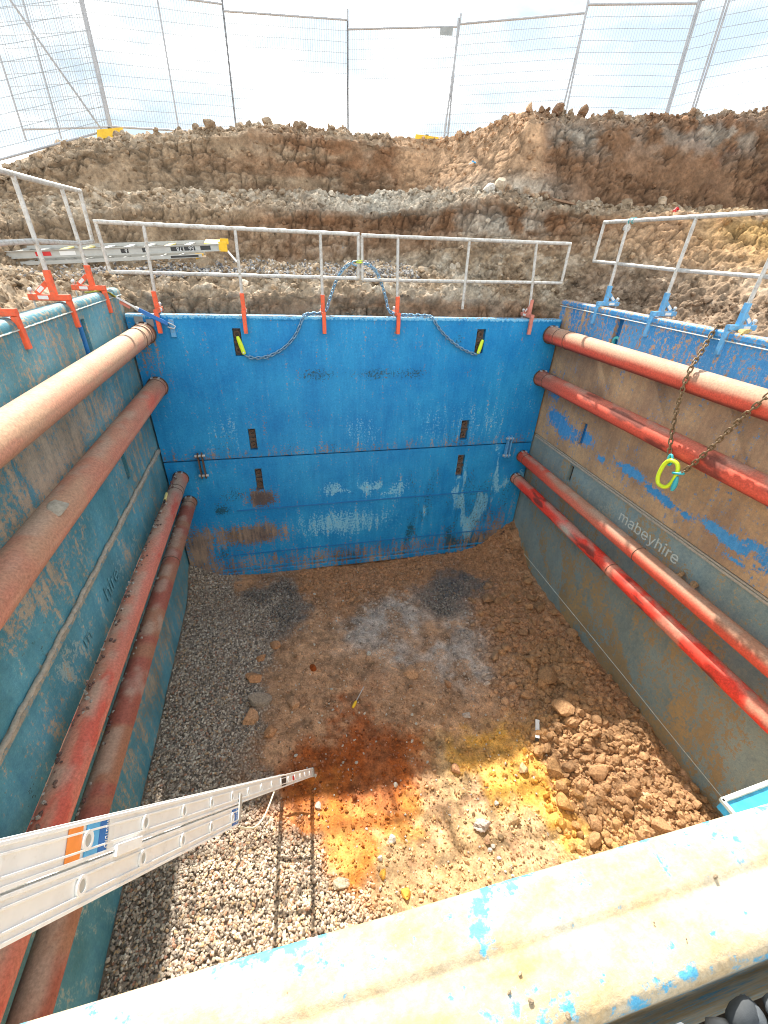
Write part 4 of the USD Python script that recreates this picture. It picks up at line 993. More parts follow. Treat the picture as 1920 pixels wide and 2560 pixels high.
put(s2, 'mud_patch', pm, 'dried_mud', True)
# pebbles and mud along the back of the third left strut
n = 150
py = -rng.uniform(.2, 6.6, n); aa = rng.normal(PI / 2 + .35, .22, n)
pr_ = .13 + rng.uniform(.0, .006, n)
m_, c_ = many_lumps(rng, np.column_stack([-3.485 + pr_ * np.cos(aa), py, -2.79 + pr_ * np.sin(aa)]), rng.uniform(.014, .042, n), np.array([[.18, .11, .09], [.36, .32, .28], [.12, .07, .06]])[rng.choice(3, n)], sub=1)
put(s3, 'pebbles', m_, 'stones', False, {'tint': c_}, kind='stuff')
n = 45
py = -rng.uniform(.2, 6.0, n); aa = rng.normal(PI / 2 + .5, .2, n)
m_, c_ = many_lumps(rng, np.column_stack([-3.43 + .128 * np.cos(aa), py, -3.31 + .128 * np.sin(aa)]), rng.uniform(.014, .04, n), np.array([[.14, .07, .06], [.36, .32, .28]])[rng.choice(2, n)], sub=1)
put(s4, 'pebbles', m_, 'stones', False, {'tint': c_}, kind='stuff')
t = thing('marker_tube', 'short yellow tube lying on the third strut of the left wall near the far wall', 'tube', (-3.50, -.9, -2.66))
put(t, 'body', rod((-3.545, -.84, -2.648), (-3.53, -1.06, -2.648), .022, 12), 'pale_yellow', 30)
put(t, 'cap', rod((-3.53, -1.062, -2.648), (-3.524, -1.15, -2.648), .014, 10), 'dark_steel', 30)
for (x, y, z, s, lab) in [(3.67, -4.20, -2.70, .15, 'brown stone wedged between the third right strut and the wall, farther of the pair'), (3.675, -4.42, -2.69, .15, 'orange-brown stone wedged between the third right strut and the wall, nearer of the pair')]:
    m = lump(rng, (x, y, z), s, 2, .25, .9)
    solo('wedged_stone', m, 'pit_soil', lab, 'stone', attrs={'tint': np.tile([.36, .22, .12], (len(m.vertices), 1))})
m = lump(rng, (3.83, -3.42, .33), .2, 2, .3, .4)
solo('clay_lump', m, 'pit_soil', 'yellow-brown clay lump on top of the right wall beside the third blue clamp', 'clod', attrs={'tint': np.tile([.48, .33, .13], (len(m.vertices), 1))})

# ------------------------------------------------------------------ guard rails
def clamp(parent, base, d, mat, socket_top=.31, label=True, jaw=.27, arm_out=.25, arm_in=.125, bare=False):
    """Rail clamp that sits astride a wall top at base; d points into the pit. Socket, arm, jaw, gusset, label, screw."""
    base, d = np.array(base, float), np.array(d, float)
    z = np.array([0, 0, 1.0])
    side = np.cross(z, d)
    sk = put(parent, 'socket', beam(base + z * .035, base + z * socket_top, .062, .062, d), mat)
    arm = put(parent, 'clamp_arm', beam(base - d * arm_out + z * .045, base + d * (arm_in + .028) + z * .045, .06, .062), mat)
    j0 = base + d * arm_in + z * .012
    put(parent, 'clamp_jaw', beam(j0, j0 - z * jaw + d * .008, .06, .056, d), mat)
    put(arm, 'gusset', beam(base - d * .17 + z * .078, base - d * .034 + z * .19, .012, .05, np.cross(side, d * .136 + z * .11)), mat)
    if label:
        put(arm, 'sticker', beam(base - d * .155 + z * .046, base - d * .055 + z * .046, .0645, .042), 'label_white')
        put(arm, 'sticker', beam(base - d * .145 + z * .10, base - d * .085 + z * .149, .016, .036, np.cross(side, d * .136 + z * .11)), 'label_white')
    e = base - d * (arm_out - .03)
    sc = put(arm, 'clamp_screw', rod(e + z * .10, e - z * .20, .011, 8), 'bright_steel')
    b = trimesh.creation.icosphere(2, .026); b.apply_translation(e + z * .115)
    put(sc, 'knob', b, 'bright_steel', True)


def rail(label, tops, mids, posts, ends, d, mat, zt, jaw=.27):
    """tops, mids: polylines of the two rails; posts: (point on the wall top, has clamp); ends: end uprights."""
    c = np.mean([p for p, *_ in posts], 0)
    t = thing('guard_rail', label, 'guard rail', c, 'galvanised edge guard rails')
    put(t, 'top_rail', tube(tops, .027, 14), 'galvanised', 40)
    put(t, 'mid_rail', tube(mids, .025, 14), 'galvanised', 40)
    for a, b in ends:
        put(t, 'end_post', rod(a, b, .024, 14), 'galvanised', 40)
    for p, top, cl, m in posts:
        p = np.array(p, float)
        put(t, 'post', rod(p + np.array([0, 0, .10]), top, .023, 14), 'galvanised', 40)
        if cl: clamp(t, p, d, m or mat)
    return t


W = .075
rail('guard rail on the left half of the far wall with three orange clamps', [(-3.83, .1, 1.145), (-3.2, .1, 1.145), (-.125, .1, 1.16)], [(-3.80, .1, .545), (-.125, .1, .56)],
     [((-3.26, W, .0), (-3.205, .1, 1.14), 1, None), ((-1.99, W, .0), (-1.975, .1, 1.15), 1, None), ((-.73, W, .0), (-.73, .1, 1.155), 1, None)], [((-3.81, .1, 1.14), (-3.79, .1, .545)), ((-.14, .1, 1.16), (-.135, .1, .56))], (0, -1, 0), 'orange_paint', 0)
rail('right guard rail of the far wall, its middle post ending in mid-air', [(-.09, .1, 1.15), (3.61, .1, 1.19)], [(-.075, .1, .54), (3.60, .1, .59)],
     [((.54, W, .0), (.50, .1, 1.15), 1, None), ((1.735, W, .035), (1.72, .1, 1.16), 0, None), ((3.06, W, .0), (2.95, .1, 1.18), 1, 'salmon_paint')], [((-.085, .1, 1.15), (-.07, .1, .54)), ((3.60, .1, 1.19), (3.60, .1, .59))], (0, -1, 0), 'orange_paint', 0)
rail('guard rail above the left wall with large orange clamps', [(-3.9, y, 1.475 + .01 * math.sin(y)) for y in np.linspace(.12, -4.4, 12)], [(-3.9, .08, .91), (-3.9, -.47, .89), (-3.9, -1.67, .91), (-3.9, -2.9, .88), (-3.9, -4.4, .88)],
     [((-3.87, -.51, .338), (-3.9, -.51, 1.47), 1, None), ((-3.87, -1.73, .338), (-3.9, -1.69, 1.475), 1, None), ((-3.87, -2.95, .338), (-3.9, -2.93, 1.475), 1, None), ((-3.87, -4.17, .338), (-3.9, -4.15, 1.475), 1, None)], [((-3.9, .11, 1.48), (-3.9, .07, .91))], (1, 0, 0), 'orange_paint', .338)
rail('guard rail above the right wall with sky blue clamps', [(3.9, y, 1.50) for y in np.linspace(-.25, -5.2, 8)], [(3.9, -.24, .95), (3.9, -2.06, .90), (3.9, -5.2, .88)],
     [((3.87, -.87, .312), (3.9, -.83, 1.50), 1, None), ((3.87, -2.08, .312), (3.9, -2.08, 1.50), 1, None), ((3.87, -3.29, .312), (3.9, -3.29, 1.5), 1, None), ((3.87, -4.51, .312), (3.9, -4.5, 1.5), 1, None)], [((3.9, -.26, 1.51), (3.9, -.24, .95))], (-1, 0, 0), 'sky_blue_paint', .312)
m = tube([(3.9 + .034 * math.cos(a), -.98 + .012 * a, 1.50 + .034 * math.sin(a)) for a in np.linspace(0, 11, 40)], .006, 6)
solo('rail_tie', m, 'turquoise_paint', 'small blue-green tie wrapped round the top of the right guard rail', 'tie', smooth=True)

# ------------------------------------------------------------------ chains
def link_mesh(c, d, flat, pitch, wire):
    """One oval link centred at c, long axis d, lying across 'flat'."""
    d = d / np.linalg.norm(d)
    s = flat - d * (flat @ d); s /= np.linalg.norm(s)
    L, Wd = pitch / 2 + wire * .5, wire * 1.05
    pts = []
    for a in np.linspace(-PI / 2, PI / 2, 6): pts.append(c + d * (L - Wd + Wd * math.cos(a)) + s * Wd * math.sin(a))
    for a in np.linspace(PI / 2, 3 * PI / 2, 6): pts.append(c + d * (-L + Wd + Wd * math.cos(a)) + s * Wd * math.sin(a))
    return tube(pts, wire / 2, 6, True)


def chain(parent, path, pitch, wire, mat):
    path = np.array(path, float)
    # smooth the path
    t0 = np.concatenate([[0], np.cumsum(np.linalg.norm(np.diff(path, axis=0), axis=1))])
    from scipy.interpolate import PchipInterpolator
    tt = np.linspace(0, t0[-1], 600)
    pp = PchipInterpolator(t0, path)(tt)
    s = np.concatenate([[0], np.cumsum(np.linalg.norm(np.diff(pp, axis=0), axis=1))])
    n = int(s[-1] / pitch)
    for i in range(n):
        a = np.array([np.interp((i) * pitch, s, pp[:, k]) for k in range(3)]); b = np.array([np.interp((i + 1) * pitch, s, pp[:, k]) for k in range(3)])
        d = b - a
        h = np.cross(d, [.3, .9, .2]); h /= np.linalg.norm(h)
        g = np.cross(d / np.linalg.norm(d), h)
        f1 = (h + g) if i % 2 == 0 else (h - g)
        put(parent, 'chain_link', link_mesh((a + b) / 2, d, f1, pitch, wire), mat, True)


def hook(parent, p, q, mat):
    """Lime shortening clutch: tapered flat body with an eye at each end."""
    p, q = np.array(p, float), np.array(q, float)
    a, b, d = frame(q - p, (0, -1, 0))
    pts = [p + (q - p) * t for t in np.linspace(0, 1, 9)]
    w = [.022, .030, .033, .035, .036, .036, .034, .036, .026]
    ms = [tube(pts, w, 12)]
    v = ms[0].vertices
    rel = v - p
    v = p + rel - np.outer(rel @ b, b) * .35
    ms[0].vertices = v
    put(parent, 'hook', ms[0], mat, True)
    put(parent, 'hook_pin', rod(q - b * .04 - d * .03, q + b * .04 - d * .03, .014, 10), 'bright_steel', 30)


t = thing('chain_sling', 'blue two-leg chain sling with lime hooks draped over the far wall and its guard rail', 'chain', (0, .1, .05))
hook(t, (-2.135, -.01, -.31), (-2.06, -.035, -.585), 'lime_paint'); hook(t, (2.175, -.01, -.36), (2.11, -.035, -.60), 'lime_paint')
chain(t, [(-2.05, -.035, -.61), (-1.88, -.033, -.645), (-1.74, -.03, -.635), (-1.55, -.03, -.565), (-1.36, -.03, -.445), (-1.2, -.03, -.27), (-1.10, -.028, -.08), (-1.05, .0, .022), (-.98, .07, .026), (-.80, .13, .03), (-.68, .17, .06), (-.60, .20, .24), (-.47, .19, .54), (-.33, .16, .72), (-.22, .15, .775)], .060, .0195, 'chain_blue')
chain(t, [(-.03, .15, .775), (.10, .17, .73), (.20, .19, .63), (.29, .20, .46), (.36, .20, .28), (.43, .18, .07), (.56, .12, .03), (.85, .08, .026), (1.06, .05, .024), (1.14, .0, .02), (1.19, -.028, -.04), (1.30, -.03, -.17), (1.46, -.03, -.31), (1.70, -.03, -.47), (1.92, -.033, -.57), (2.10, -.035, -.62)], .060, .0195, 'chain_blue')
a = np.arange(28) / 28 * 2 * PI
put(t, 'master_link', tube([(-.13 + .10 * math.cos(q), .15 + .02 * math.sin(q), .77 + .035 * math.sin(q)) for q in a], .012, 8, True), 'chain_blue', True)
put(t, 'tie', tube([(-.115 + .05 * math.cos(q), .11 + .05 * math.sin(q), .765 + .004 * q) for q in np.linspace(0, 13, 50)], .007, 6), 'lime_paint', True)

t = thing('lifting_chain', 'rusty brown chain with an oval lime ring hanging by the right wall', 'chain', (3.4, -3.6, -.6))
chain(t, [(3.93, -3.05, .30), (3.86, -3.08, .342), (3.78, -3.10, .338), (3.70, -3.14, .24), (3.55, -3.23, .05), (3.41, -3.31, -.12), (3.385, -3.33, -.30), (3.40, -3.37, -.65), (3.385, -3.46, -.94), (3.365, -3.54, -1.12), (3.35, -3.58, -1.18)], .064, .0200, 'chain_brown')
chain(t, [(3.34, -3.83, -1.28), (3.36, -3.86, -1.22), (3.375, -4.0, -.90), (3.385, -4.13, -.56), (3.37, -4.25, -.30), (3.39, -4.33, -.12), (3.55, -4.42, .06), (3.72, -4.50, .28), (3.82, -4.54, .342), (3.95, -4.58, .30)], .064, .0200, 'chain_brown')
rc = np.array([3.32, -3.68, -1.36])
ry, rz = np.array([.15, -.95, .0]), np.array([0, -.06, 1.0])
pts = []
for q in np.arange(40) / 40 * 2 * PI:
    cy_, sz_ = math.cos(q), math.sin(q)
    pts.append(rc + ry * .108 * np.sign(cy_) * abs(cy_) ** .75 + rz * .185 * np.sign(sz_) * abs(sz_) ** .85)
put(t, 'oval_ring', tube(pts, .026, 12, True), 'lime_paint', True)


def shackle(parent, p, q, r=.02):
    p, q = np.array(p, float), np.array(q, float)
    mid = (p + q) / 2
    d = q - p; L = np.linalg.norm(d); d /= L
    s = np.cross(d, [0, .3, 1.0] if abs(d[2]) < .8 else [1.0, 0, 0]); s /= np.linalg.norm(s)
    pts = [p + s * .03 * math.sin(a) + d * (L / 2 - L / 2 * math.cos(a)) for a in np.linspace(0, 2 * PI, 20)[:-1]]
    put(parent, 'connector', tube(pts, r * .8, 8, True), 'turquoise_paint', True)


shackle(t, (3.35, -3.59, -1.13), (3.33, -3.64, -1.25)); shackle(t, (3.325, -3.74, -1.31), (3.35, -3.86, -1.27))
put(t, 'tag_plate', tube([(3.335, -3.815, -1.33), (3.335, -3.822, -1.40), (3.335, -3.825, -1.47), (3.335, -3.822, -1.53)], [.016, .03, .034, .02], 10), 'turquoise_paint', True)

# tensioner strap from the left wall to the far wall
t = thing('ratchet_strap', 'yellow and blue tensioner strap tying the left wall top to the far wall', 'strap', (-3.6, -.2, .2))
sp_ = [(-3.90, -.72, .345), (-3.84, -.62, .352), (-3.79, -.42, .345), (-3.755, -.32, .31), (-3.72, -.22, .25)]
ms = []
for a_, b_ in zip(sp_, sp_[1:]): ms.append(beam(a_, b_, .05, .012))
put(t, 'webbing', cat(*ms), 'strap_web')
p0, p1 = np.array([-3.71, -.20, .245]), np.array([-3.49, -.11, .085])
for o in (-.028, .028):
    put(t, 'turnbuckle_bar', rod(p0 + np.array([0, o, 0]), p1 + np.array([0, o, 0]), .009, 8), 'bright_steel')
put(t, 'turnbuckle_nut', beam(p1 + np.array([-.03, 0, .02]), p1 + np.array([.015, 0, -.01]), .085, .04), 'bright_steel')
put(t, 'warning_tag', beam((-3.68, -.20, .19), (-3.57, -.16, .11), .004, .05), 'salmon_paint')
put(t, 'lever_bar', beam((-3.48, -.11, .075), (-3.13, -.055, -.125), .03, .055), 'label_blue')
put(t, 'hook', tube([(-3.14, -.06, -.10), (-3.07, -.055, -.13), (-3.03, -.05, -.16), (-3.05, -.05, -.19), (-3.10, -.05, -.185), (-3.14, -.05, -.17)], .011, 8), 'bright_steel', True)
put(t, 'eye_plate', box((-3.12, -.03, -.32), (-3.05, -.006, -.06)), 'sky_blue_paint')

# ------------------------------------------------------------------ mesh fence
def mesh_fence(a, b, h, label, mids=(), rise=.15, lean=(0, 0, 0), bottom=True, extra=None, zb=None):
    """a, b: bottom corners; h: height of the mesh frame; posts go on above by 'rise'."""
    a, b = np.array(a, float), np.array(b, float)
    upv = np.array([0, 0, 1.0]) + np.array(lean, float)
    t = thing('mesh_fence', label, 'fence', (a + b) / 2, 'temporary mesh fence panels on the crest')
    post = lambda f, n='post', r=.021, hh=h + rise: put(t, n, rod(a + (b - a) * f - upv * .12, a + (b - a) * f + upv * hh, r, 10), 'fence_steel', 40)
    post(0); post(1)
    for f in mids: post(f, 'middle_post', .018, h)
    put(t, 'top_bar', rod(a + upv * h, b + upv * h, .02, 10), 'fence_steel', 40)
    put(t, 'bottom_bar', rod(a + upv * .06, b + upv * .06, .02, 10), 'fence_steel', 40)
    L = np.linalg.norm(b - a)
    ms = []
    n = int(L / .05)
    rg = np.random.default_rng(int(abs(a[0]) * 100))
    for i in range(1, n):
        c = a + (b - a) * (i / n)
        ms.append(tube([c + upv * .07, c + upv * (h - .02)], .0036, 4))
    for k in range(1, 12):
        c = upv * (h * k / 12)
        sag = [a + (b - a) * s + c + np.array([0, 0, rg.uniform(-.006, .006)]) for s in np.linspace(0, 1, 7)]
        ms.append(tube(sag, .0042, 4))
    put(t, 'wire_mesh', cat(*ms), 'fence_wire', kind='stuff')
    return t


P = [(-4.62, 5.55, 2.93), (-2.03, 5.82, 3.06), (.54, 5.50, 3.12), (2.80, 4.80, 3.20), (4.98, 3.56, 3.22), (6.82, 2.68, 3.20)]
mesh_fence(P[0], P[1], 2.10, 'fence panel with a middle post behind the left of the crest, over the yellow block', (.52,))
mesh_fence(P[1], P[2], 2.0, 'plain fence panel left of the centre of the crest')
fp = mesh_fence(P[2], P[3], 1.86, 'fence panel with a small grey plate under its top bar', rise=.12)
put(fp, 'sign_plate', beam((2.44, 4.89, 4.98), (2.70, 4.81, 4.98), .006, .13, (0, 0, 1)), 'grey_sheet')
mesh_fence((2.70, 4.80, 3.18), (4.92, 3.60, 3.22), 1.92, 'leaning fence panel right of the plate, crossing its neighbour at the post', lean=(.07, 0, 0))
mesh_fence((5.0, 3.52, 3.24), P[5], 1.98, 'fence panel behind the highest clay block on the right')
mesh_fence((7.30, 2.45, 3.3), (9.4, 1.75, 3.65), 2.05, 'last fence panel at the right edge of the photo')
mesh_fence((6.86, 2.66, 3.22), (7.25, 2.47, 3.3), 2.0, 'narrow fence gap panel near the right edge of the photo')
mesh_fence((-6.65, 6.35, 2.86), (-4.68, 5.60, 2.93), 2.25, 'fence panel behind the leaning stay at the upper left', (.42,))
mesh_fence((-6.75, 3.95, 1.93), (-4.60, 5.35, 2.86), 2.6, 'sloping fence panel that drops down the bank at the left edge')
st_ = thing('fence_stay', 'diagonal steel stay leaning against the fence at the upper left', 'fence stay', (-4.9, 5.2, 2.9))
put(st_, 'tube', rod((-4.75, 5.30, 2.86), (-6.15, 4.6, 5.4), .02, 10), 'fence_steel', 40)
put(st_, 'foot', trimesh.creation.cylinder(.05, .03, transform=trimesh.transformations.translation_matrix((-4.74, 5.305, 2.85))), 'fence_steel')


def fence_block(a, b, w, h, label):
    a, b = np.array(a, float), np.array(b, float)
    t = thing('fence_block', label, 'fence foot', (a + b) / 2, 'yellow fence feet')
    d = (b - a); L = np.linalg.norm(d); d /= L
    s = np.cross([0, 0, 1], d)
    cs = mf.Manifold.hull_points([tuple(a + d * x + s * y + np.array([0, 0, z])) for x, y, z in [(0, -w / 2, 0), (0, w / 2, 0), (L, -w / 2, 0), (L, w / 2, 0), (.03, -w / 2 + .03, h), (.03, w / 2 - .03, h), (L - .03, -w / 2 + .03, h), (L - .03, w / 2 - .03, h)]])
    put(t, 'body', cs, 'yellow_plastic')
    for k in range(1, 4):
        c = a + d * L * k / 4 - s * (w / 2 - .004)
        put(t, 'rib', beam(c + np.array([0, 0, .01]), c + s * .02 + np.array([0, 0, h - .01]), .02, .014, s), 'yellow_plastic')
    c = a + d * L * .5 + np.array([0, 0, h])
    put(t, 'socket', trimesh.creation.annulus(.024, .04, .03, transform=trimesh.transformations.translation_matrix(c + np.array([0, 0, .012]))), 'dark_steel')


fence_block((-4.86, 5.18, 2.70), (-4.32, 5.30, 2.80), .24, .15, 'yellow block foot under the fence at the left end of the crest')
fence_block((1.93, 4.62, 3.08), (2.50, 4.52, 3.05), .22, .14, 'yellow block foot left of the crossing fence posts')
fence_block((2.74, 4.50, 3.09), (3.02, 4.62, 3.09), .18, .12, 'small yellow foot right under the crossing fence posts')

# ------------------------------------------------------------------ ladders
# extension ladder going down into the pit: base section reaches the floor, second section behind it
LD = np.array([-.1440, -.5180, 1.0]); LD /= np.linalg.norm(LD)
LN = np.array([0, 1.0, .5180]); LN /= np.linalg.norm(LN)          # towards the sky side of the ladder
LU = np.cross(LN, LD); LU /= np.linalg.norm(LU)
if LU[0] < 0: LU = -LU
LN = np.cross(LD, LU)
if LN[1] < 0: LN = -LN
FOOT = np.array([-1.53, -4.42, -5.28])
ZH = lambda h: h / LD[2]


def stile(h0, h1, off, depth, side, t_web=.006, fl=.034):
    """C channel: web facing outwards (side=+1 is the camera's side), flanges inwards."""
    a, b = FOOT + LD * ZH(h0) + LN * off, FOOT + LD * ZH(h1) + LN * off
    if side < 0: a, b = a - LU * .43, b - LU * .43
    w = LU * side
    web = beam(a - w * t_web / 2 - LN * depth / 2, b - w * t_web / 2 - LN * depth / 2, depth, t_web, w)
    f1 = beam(a - w * fl / 2 - LN * .004, b - w * fl / 2 - LN * .004, .010, fl + .012, w)
    f2 = beam(a - w * fl / 2 - LN * (depth - .004), b - w * fl / 2 - LN * (depth - .004), .010, fl + .012, w)
    rib1 = beam(a + w * .003 - LN * .026, b + w * .003 - LN * .026, .006, .006, w)
    rib2 = beam(a + w * .003 - LN * (depth - .026), b + w * .003 - LN * (depth - .026), .006, .006, w)
    return cat(web, f1, f2, rib1, rib2)


t = thing('extension_ladder', 'silver aluminium extension ladder leaning from the pit floor up past the near wall', 'ladder', FOOT)
DEP = .100
HB, HT = 5.75, 6.3
put(t, 'stile', stile(.02, HB, 0, DEP, 1), 'aluminium'); put(t, 'stile', stile(.02, HB, 0, DEP, -1), 'aluminium')
put(t, 'stile', stile(3.25, HT, -DEP - .010, DEP, 1), 'aluminium'); put(t, 'stile', stile(3.25, HT, -DEP - .010, DEP, -1), 'aluminium')


def rungs(h0, h1, off, phase):
    h = h0 + phase
    while h < h1:
        c = FOOT + LD * ZH(h) + LN * (off - DEP / 2)
        r = put(t, 'rung', rod(c + LU * .002, c - LU * .432, .017, 10), 'aluminium', 30)
        an = trimesh.creation.annulus(.017, .027, .008, sections=20)
        M = np.eye(4); M[:3, :3] = np.column_stack([LN, LD, LU]) if np.linalg.det(np.column_stack([LN, LD, LU])) > 0 else np.column_stack([LD, LN, LU]); M[:3, 3] = c + LU * .005
        an.apply_transform(M)
        put(r, 'rung_collar', an, 'aluminium', 30)
        dk = trimesh.creation.cylinder(.0165, .004, sections=16); M2 = M.copy(); M2[:3, 3] = c + LU * .004; dk.apply_transform(M2)
        put(r, 'rung_end', dk, 'ladder_grey', 30)
        h += .331


rungs(.02, HB, 0, .045); rungs(3.25, HT, -DEP - .01, .125)


def decal(h0, h1, v0, v1, off, mat, name='sticker', lift=.0035):
    a = FOOT + LD * ZH(h0) + LN * (off - DEP * (v0 + v1) / 2) + LU * lift
    b = FOOT + LD * ZH(h1) + LN * (off - DEP * (v0 + v1) / 2) + LU * lift
    return put(t, name, beam(a, b, DEP * (v1 - v0), .003, LU), mat)


decal(4.645, 4.705, .05, .93, 0, 'label_sky'); decal(4.60, 4.643, .05, .93, 0, 'label_blue'); decal(4.725, 4.785, .08, .95, 0, 'label_orange'); decal(4.565, 4.596, .05, .93, 0, 'label_white')
decal(1.82, 2.0, .12, .88, 0, 'label_black'); decal(1.60, 1.74, .18, .82, 0, 'label_white'); decal(1.32, 1.55, .18, .82, 0, 'label_white'); decal(1.36, 1.50, .3, .7, 0, 'label_red', lift=.005)
decal(3.27, 3.37, .06, .94, -DEP - .01, 'label_blue')
m = meshkit.text_mesh('CAUTION', .02, .001)
for hh, dp_, mm in ((4.612, 0, 'label_white'), (3.31, -DEP - .01, 'label_white')):
    v = np.array(m.vertices); L_ = v[:, 0].max()
    c = FOOT + LD * ZH(hh) + LN * (dp_ - DEP * .86) + LU * .0055
    put(t, 'sticker_text', trimesh.Trimesh(c + np.outer(v[:, 0] * (DEP * .74 / L_), LN) + np.outer(v[:, 1], -LD) + np.outer(v[:, 2], LU), np.array(m.faces), process=False), mm)
put(t, 'guide_bracket', beam(FOOT + LD * ZH(4.40) - LN * (DEP + .004) + LU * .008, FOOT + LD * ZH(4.55) - LN * (DEP + .004) + LU * .006, .034, .014, LU), 'aluminium')
put(t, 'guide_bracket', beam(FOOT + LD * ZH(3.22) - LN * (DEP * .5) + LU * .006, FOOT + LD * ZH(3.26) - LN * (DEP * 1.9) + LU * .006, .05, .012, LU), 'ladder_grey')
for s in (0, -.43):
    a = FOOT + LU * (s - .01)
    put(t, 'foot', beam(a + LD * .12 - LN * .05, a - LN * .055, .05, .115, LN), 'ladder_grey')
cr = []
c0, c1 = FOOT + LD * ZH(2.35) - LN * (DEP + .01), FOOT + LD * ZH(3.27) - LN * (2 * DEP + .02)
for s in np.linspace(0, 1, 14): cr.append(c0 + (c1 - c0) * s - LN * .10 * math.sin(PI * s) + LU * .01)
put(t, 'pull_rope', tube(cr, .007, 6), 'rope', True)

# step ladder lying on the lowest bench behind the left rails
t = thing('step_ladder', 'folded grey step ladder with yellow caps lying on the lowest bench behind the left rails', 'ladder', (-4.2, 1.8, .7))
yN, yF = 1.6, 2.05
L0, L1 = np.array([-6.35, yN, .605]), np.array([-2.36, yN, .892])
F0, F1 = np.array([-6.35, yF, .70]), np.array([-2.33, yF, .985])
put(t, 'stile', cat(beam(L0, L1, .022, .11), beam(L0 + [0, -.014, .05], L1 + [0, -.014, .05], .03, .012), beam(L0 + [0, -.014, -.05], L1 + [0, -.014, -.05], .03, .012)), 'ladder_grey')
put(t, 'stile', beam(F0, F1, .025, .06), 'ladder_grey')
B0, B1 = np.array([-6.35, yN - .01, .475]), np.array([-2.68, yN - .01, .755])
G0, G1 = np.array([-6.35, yF, .52]), np.array([-2.68, yF, .79])
put(t, 'rear_stile', beam(B0, B1, .022, .055), 'ladder_grey'); put(t, 'rear_stile', beam(G0, G1, .022, .055), 'ladder_grey')
for k in range(11):
    s = .02 + k * .083
    put(t, 'tread', beam(L0 + (L1 - L0) * s + [0, .02, .03], F0 + (F1 - F0) * (s + .018) + [0, -.02, -.01], .085, .022), ('pale_yellow' if k in (4, 5, 9) else 'ladder_grey'))
    put(t, 'brace', beam(B0 + (B1 - B0) * (s + .03) + [0, .02, .0], G0 + (G1 - G0) * (s + .05) + [0, -.02, .0], .03, .02), 'ladder_grey')
put(t, 'top_cap', beam(L1 + [-.02, .0, .012], L1 + [.12, 0, .012], .05, .15), 'yellow_plastic', label='yellow plastic cap at the top of the step ladder')
put(t, 'top_cap', beam(F1 + [-.05, 0, .0], F1 + [.09, 0, .0], .05, .09), 'yellow_plastic')
put(t, 'top_tray', beam((-2.5, yN + .03, .935), (-2.5, yF - .03, 1.0), .25, .02), 'yellow_plastic')
put(t, 'top_cap', beam((-2.80, yN + .05, .73), (-2.66, yN + .05, .74), .05, .10), 'yellow_plastic')
put(t, 'spreader', beam((-2.24, yN, .84), (-2.10, yN - .05, .68), .02, .03), 'aluminium')


def side_decal(x0, x1, mat, fr=(.2, .8), text=None, lift=.034):
    zc = lambda x: L0[2] + (L1[2] - L0[2]) * (x - L0[0]) / (L1[0] - L0[0])
    lo, hi = -.05 + .10 * fr[0], -.05 + .10 * fr[1]
    a, b = np.array([x0, yN - .012, zc(x0) + (lo + hi) / 2]), np.array([x1, yN - .012, zc(x1) + (lo + hi) / 2])
    put(t, 'sticker', beam(a, b, .003, hi - lo), mat)
    if text:
        m = meshkit.text_mesh(text, .055, .002)
        v = np.array(m.vertices); w = v[:, 0].max()
        # the ladder lies upside down, so the figures do too
        x = x1 - .012 - v[:, 0]; put(t, 'sticker_text', trimesh.Trimesh(np.column_stack([x, yN - .0145 - v[:, 2], zc(x) + .025 - v[:, 1]]), np.array(m.faces), process=False), 'label_white')


side_decal(-5.28, -5.05, 'label_red'); side_decal(-4.92, -4.68, 'label_white')
side_decal(-3.98, -3.86, 'label_black', text='6'); side_decal(-3.64, -3.54, 'label_black', text='5')
side_decal(-3.18, -2.98, 'label_black', text='78'); side_decal(-2.96, -2.78, 'label_black', text='56'); side_decal(-2.77, -2.70, 'ladder_grey'); side_decal(-2.69, -2.52, 'label_black')
put(t, 'sticker', beam((-3.2, yN - .024, .716), (-2.74, yN - .024, .751), .003, .03), 'label_black')

# ------------------------------------------------------------------ small things
t = thing('screwdriver', 'yellow-handled screwdriver lying on the wet clay in the middle of the floor', 'tool', (-.75, -3.48, -5.28))
zc = floor_z(np.array([-.72]), np.array([-3.45]))[0] + .03
put(t, 'handle', tube([(-.83, -3.60, zc), (-.80, -3.56, zc), (-.765, -3.51, zc), (-.75, -3.49, zc)], [.018, .026, .022, .013], 10), 'yellow_plastic', True)
put(t, 'shaft', rod((-.75, -3.49, zc), (-.58, -3.26, zc + .005), .007, 8), 'bright_steel')
zc = floor_z(np.array([1.88]), np.array([-4.6]))[0] + .05
t = thing('plastic_strip', 'white plastic strip lying at the left edge of the clay heap', 'scrap', (1.88, -4.6, zc))
put(t, 'strip', beam((1.95, -4.47, zc + .05), (1.81, -4.72, zc + .02), .06, .012), 'label_white'); put(t, 'folded_end', beam((1.81, -4.72, zc + .02), (1.80, -4.735, zc - .03), .06, .008), 'label_black')
t = thing('timber_offcut', 'brown timber offcut lying at the foot of the right clay face', 'timber', (3.96, 1.3, 1.83))
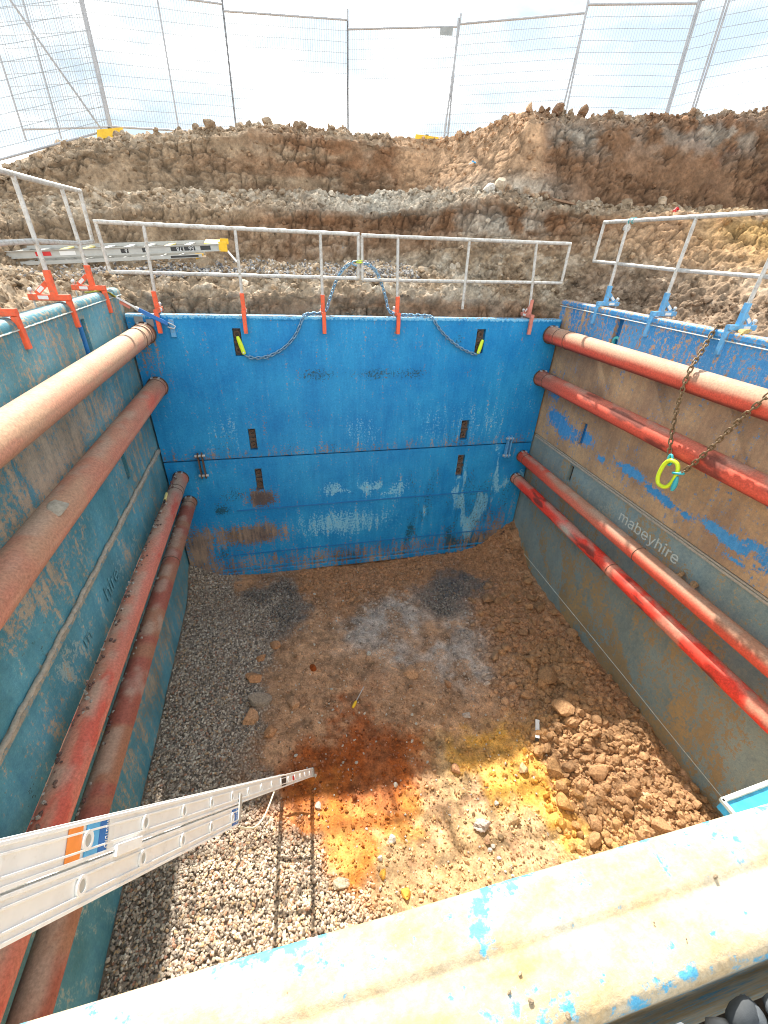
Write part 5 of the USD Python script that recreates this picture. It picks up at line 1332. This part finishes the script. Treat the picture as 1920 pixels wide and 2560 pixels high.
put(t, 'board', beam((3.76, 1.22, 1.90), (4.16, 1.18, 1.85), .10, .035), 'timber'); put(t, 'split_end', beam((4.16, 1.18, 1.85), (4.22, 1.17, 1.842), .05, .02), 'timber')
i = np.argmin(((QG[..., :2] - np.array([6.1, .75])) ** 2).sum(-1)); pr0 = QG.reshape(-1, 3)[i]
t = thing('red_cap', 'small red plastic cap on the clay slope behind the right guard rail', 'cap', pr0)
put(t, 'cap', trimesh.creation.annulus(.03, .055, .07, transform=trimesh.transformations.translation_matrix(pr0 + [0, -.03, .04]) @ trimesh.transformations.rotation_matrix(1.2, [1, .3, 0])), 'label_red', 30)
put(t, 'rim', trimesh.creation.annulus(.05, .066, .015, transform=trimesh.transformations.translation_matrix(pr0 + [0, -.06, .05]) @ trimesh.transformations.rotation_matrix(1.2, [1, .3, 0])), 'label_red', 30)
for (x, y, s, lab) in [(5.15, .75, .16, 'pale grey stone stuck in the slope left of the second post of the right rail'), (2.75, 1.95, .22, 'white stone at the top of the rubble right of the notch in the bench')]:
    i = np.argmin(((QG[..., :2] - np.array([x, y])) ** 2).sum(-1)); pt = QG.reshape(-1, 3)[i] + [0, -.03, .03]
    m = lump(rng, pt, s, 2, .25, .9)
    solo('pale_stone', m, 'pit_soil', lab, 'stone', attrs={'tint': np.tile([.56, .53, .48], (len(m.vertices), 1))})

m = lump(np.random.default_rng(3), (4.12, 2.36, 3.40), .19, 2, .45, 1.4)
solo('soil_clod', m, 'soil', 'tall pointed clod standing alone on the crest of the right block, beside a fence post', 'clod', attrs={'tint': np.tile([.26, .15, .09], (len(m.vertices), 1))})
i = np.argmin(((QG[..., :2] - np.array([2.75, 3.0])) ** 2).sum(-1)); pt = QG.reshape(-1, 3)[i]
t = thing('plastic_scrap', 'crumpled blue-grey plastic scrap on the cut clay return beside the notch', 'scrap', pt)
put(t, 'film', beam(pt + [-.07, -.05, .0], pt + [.06, -.05, .05], .05, .02), 'label_white'); put(t, 'fold', beam(pt + [-.02, -.07, .05], pt + [.08, -.06, .02], .03, .02), 'label_sky')
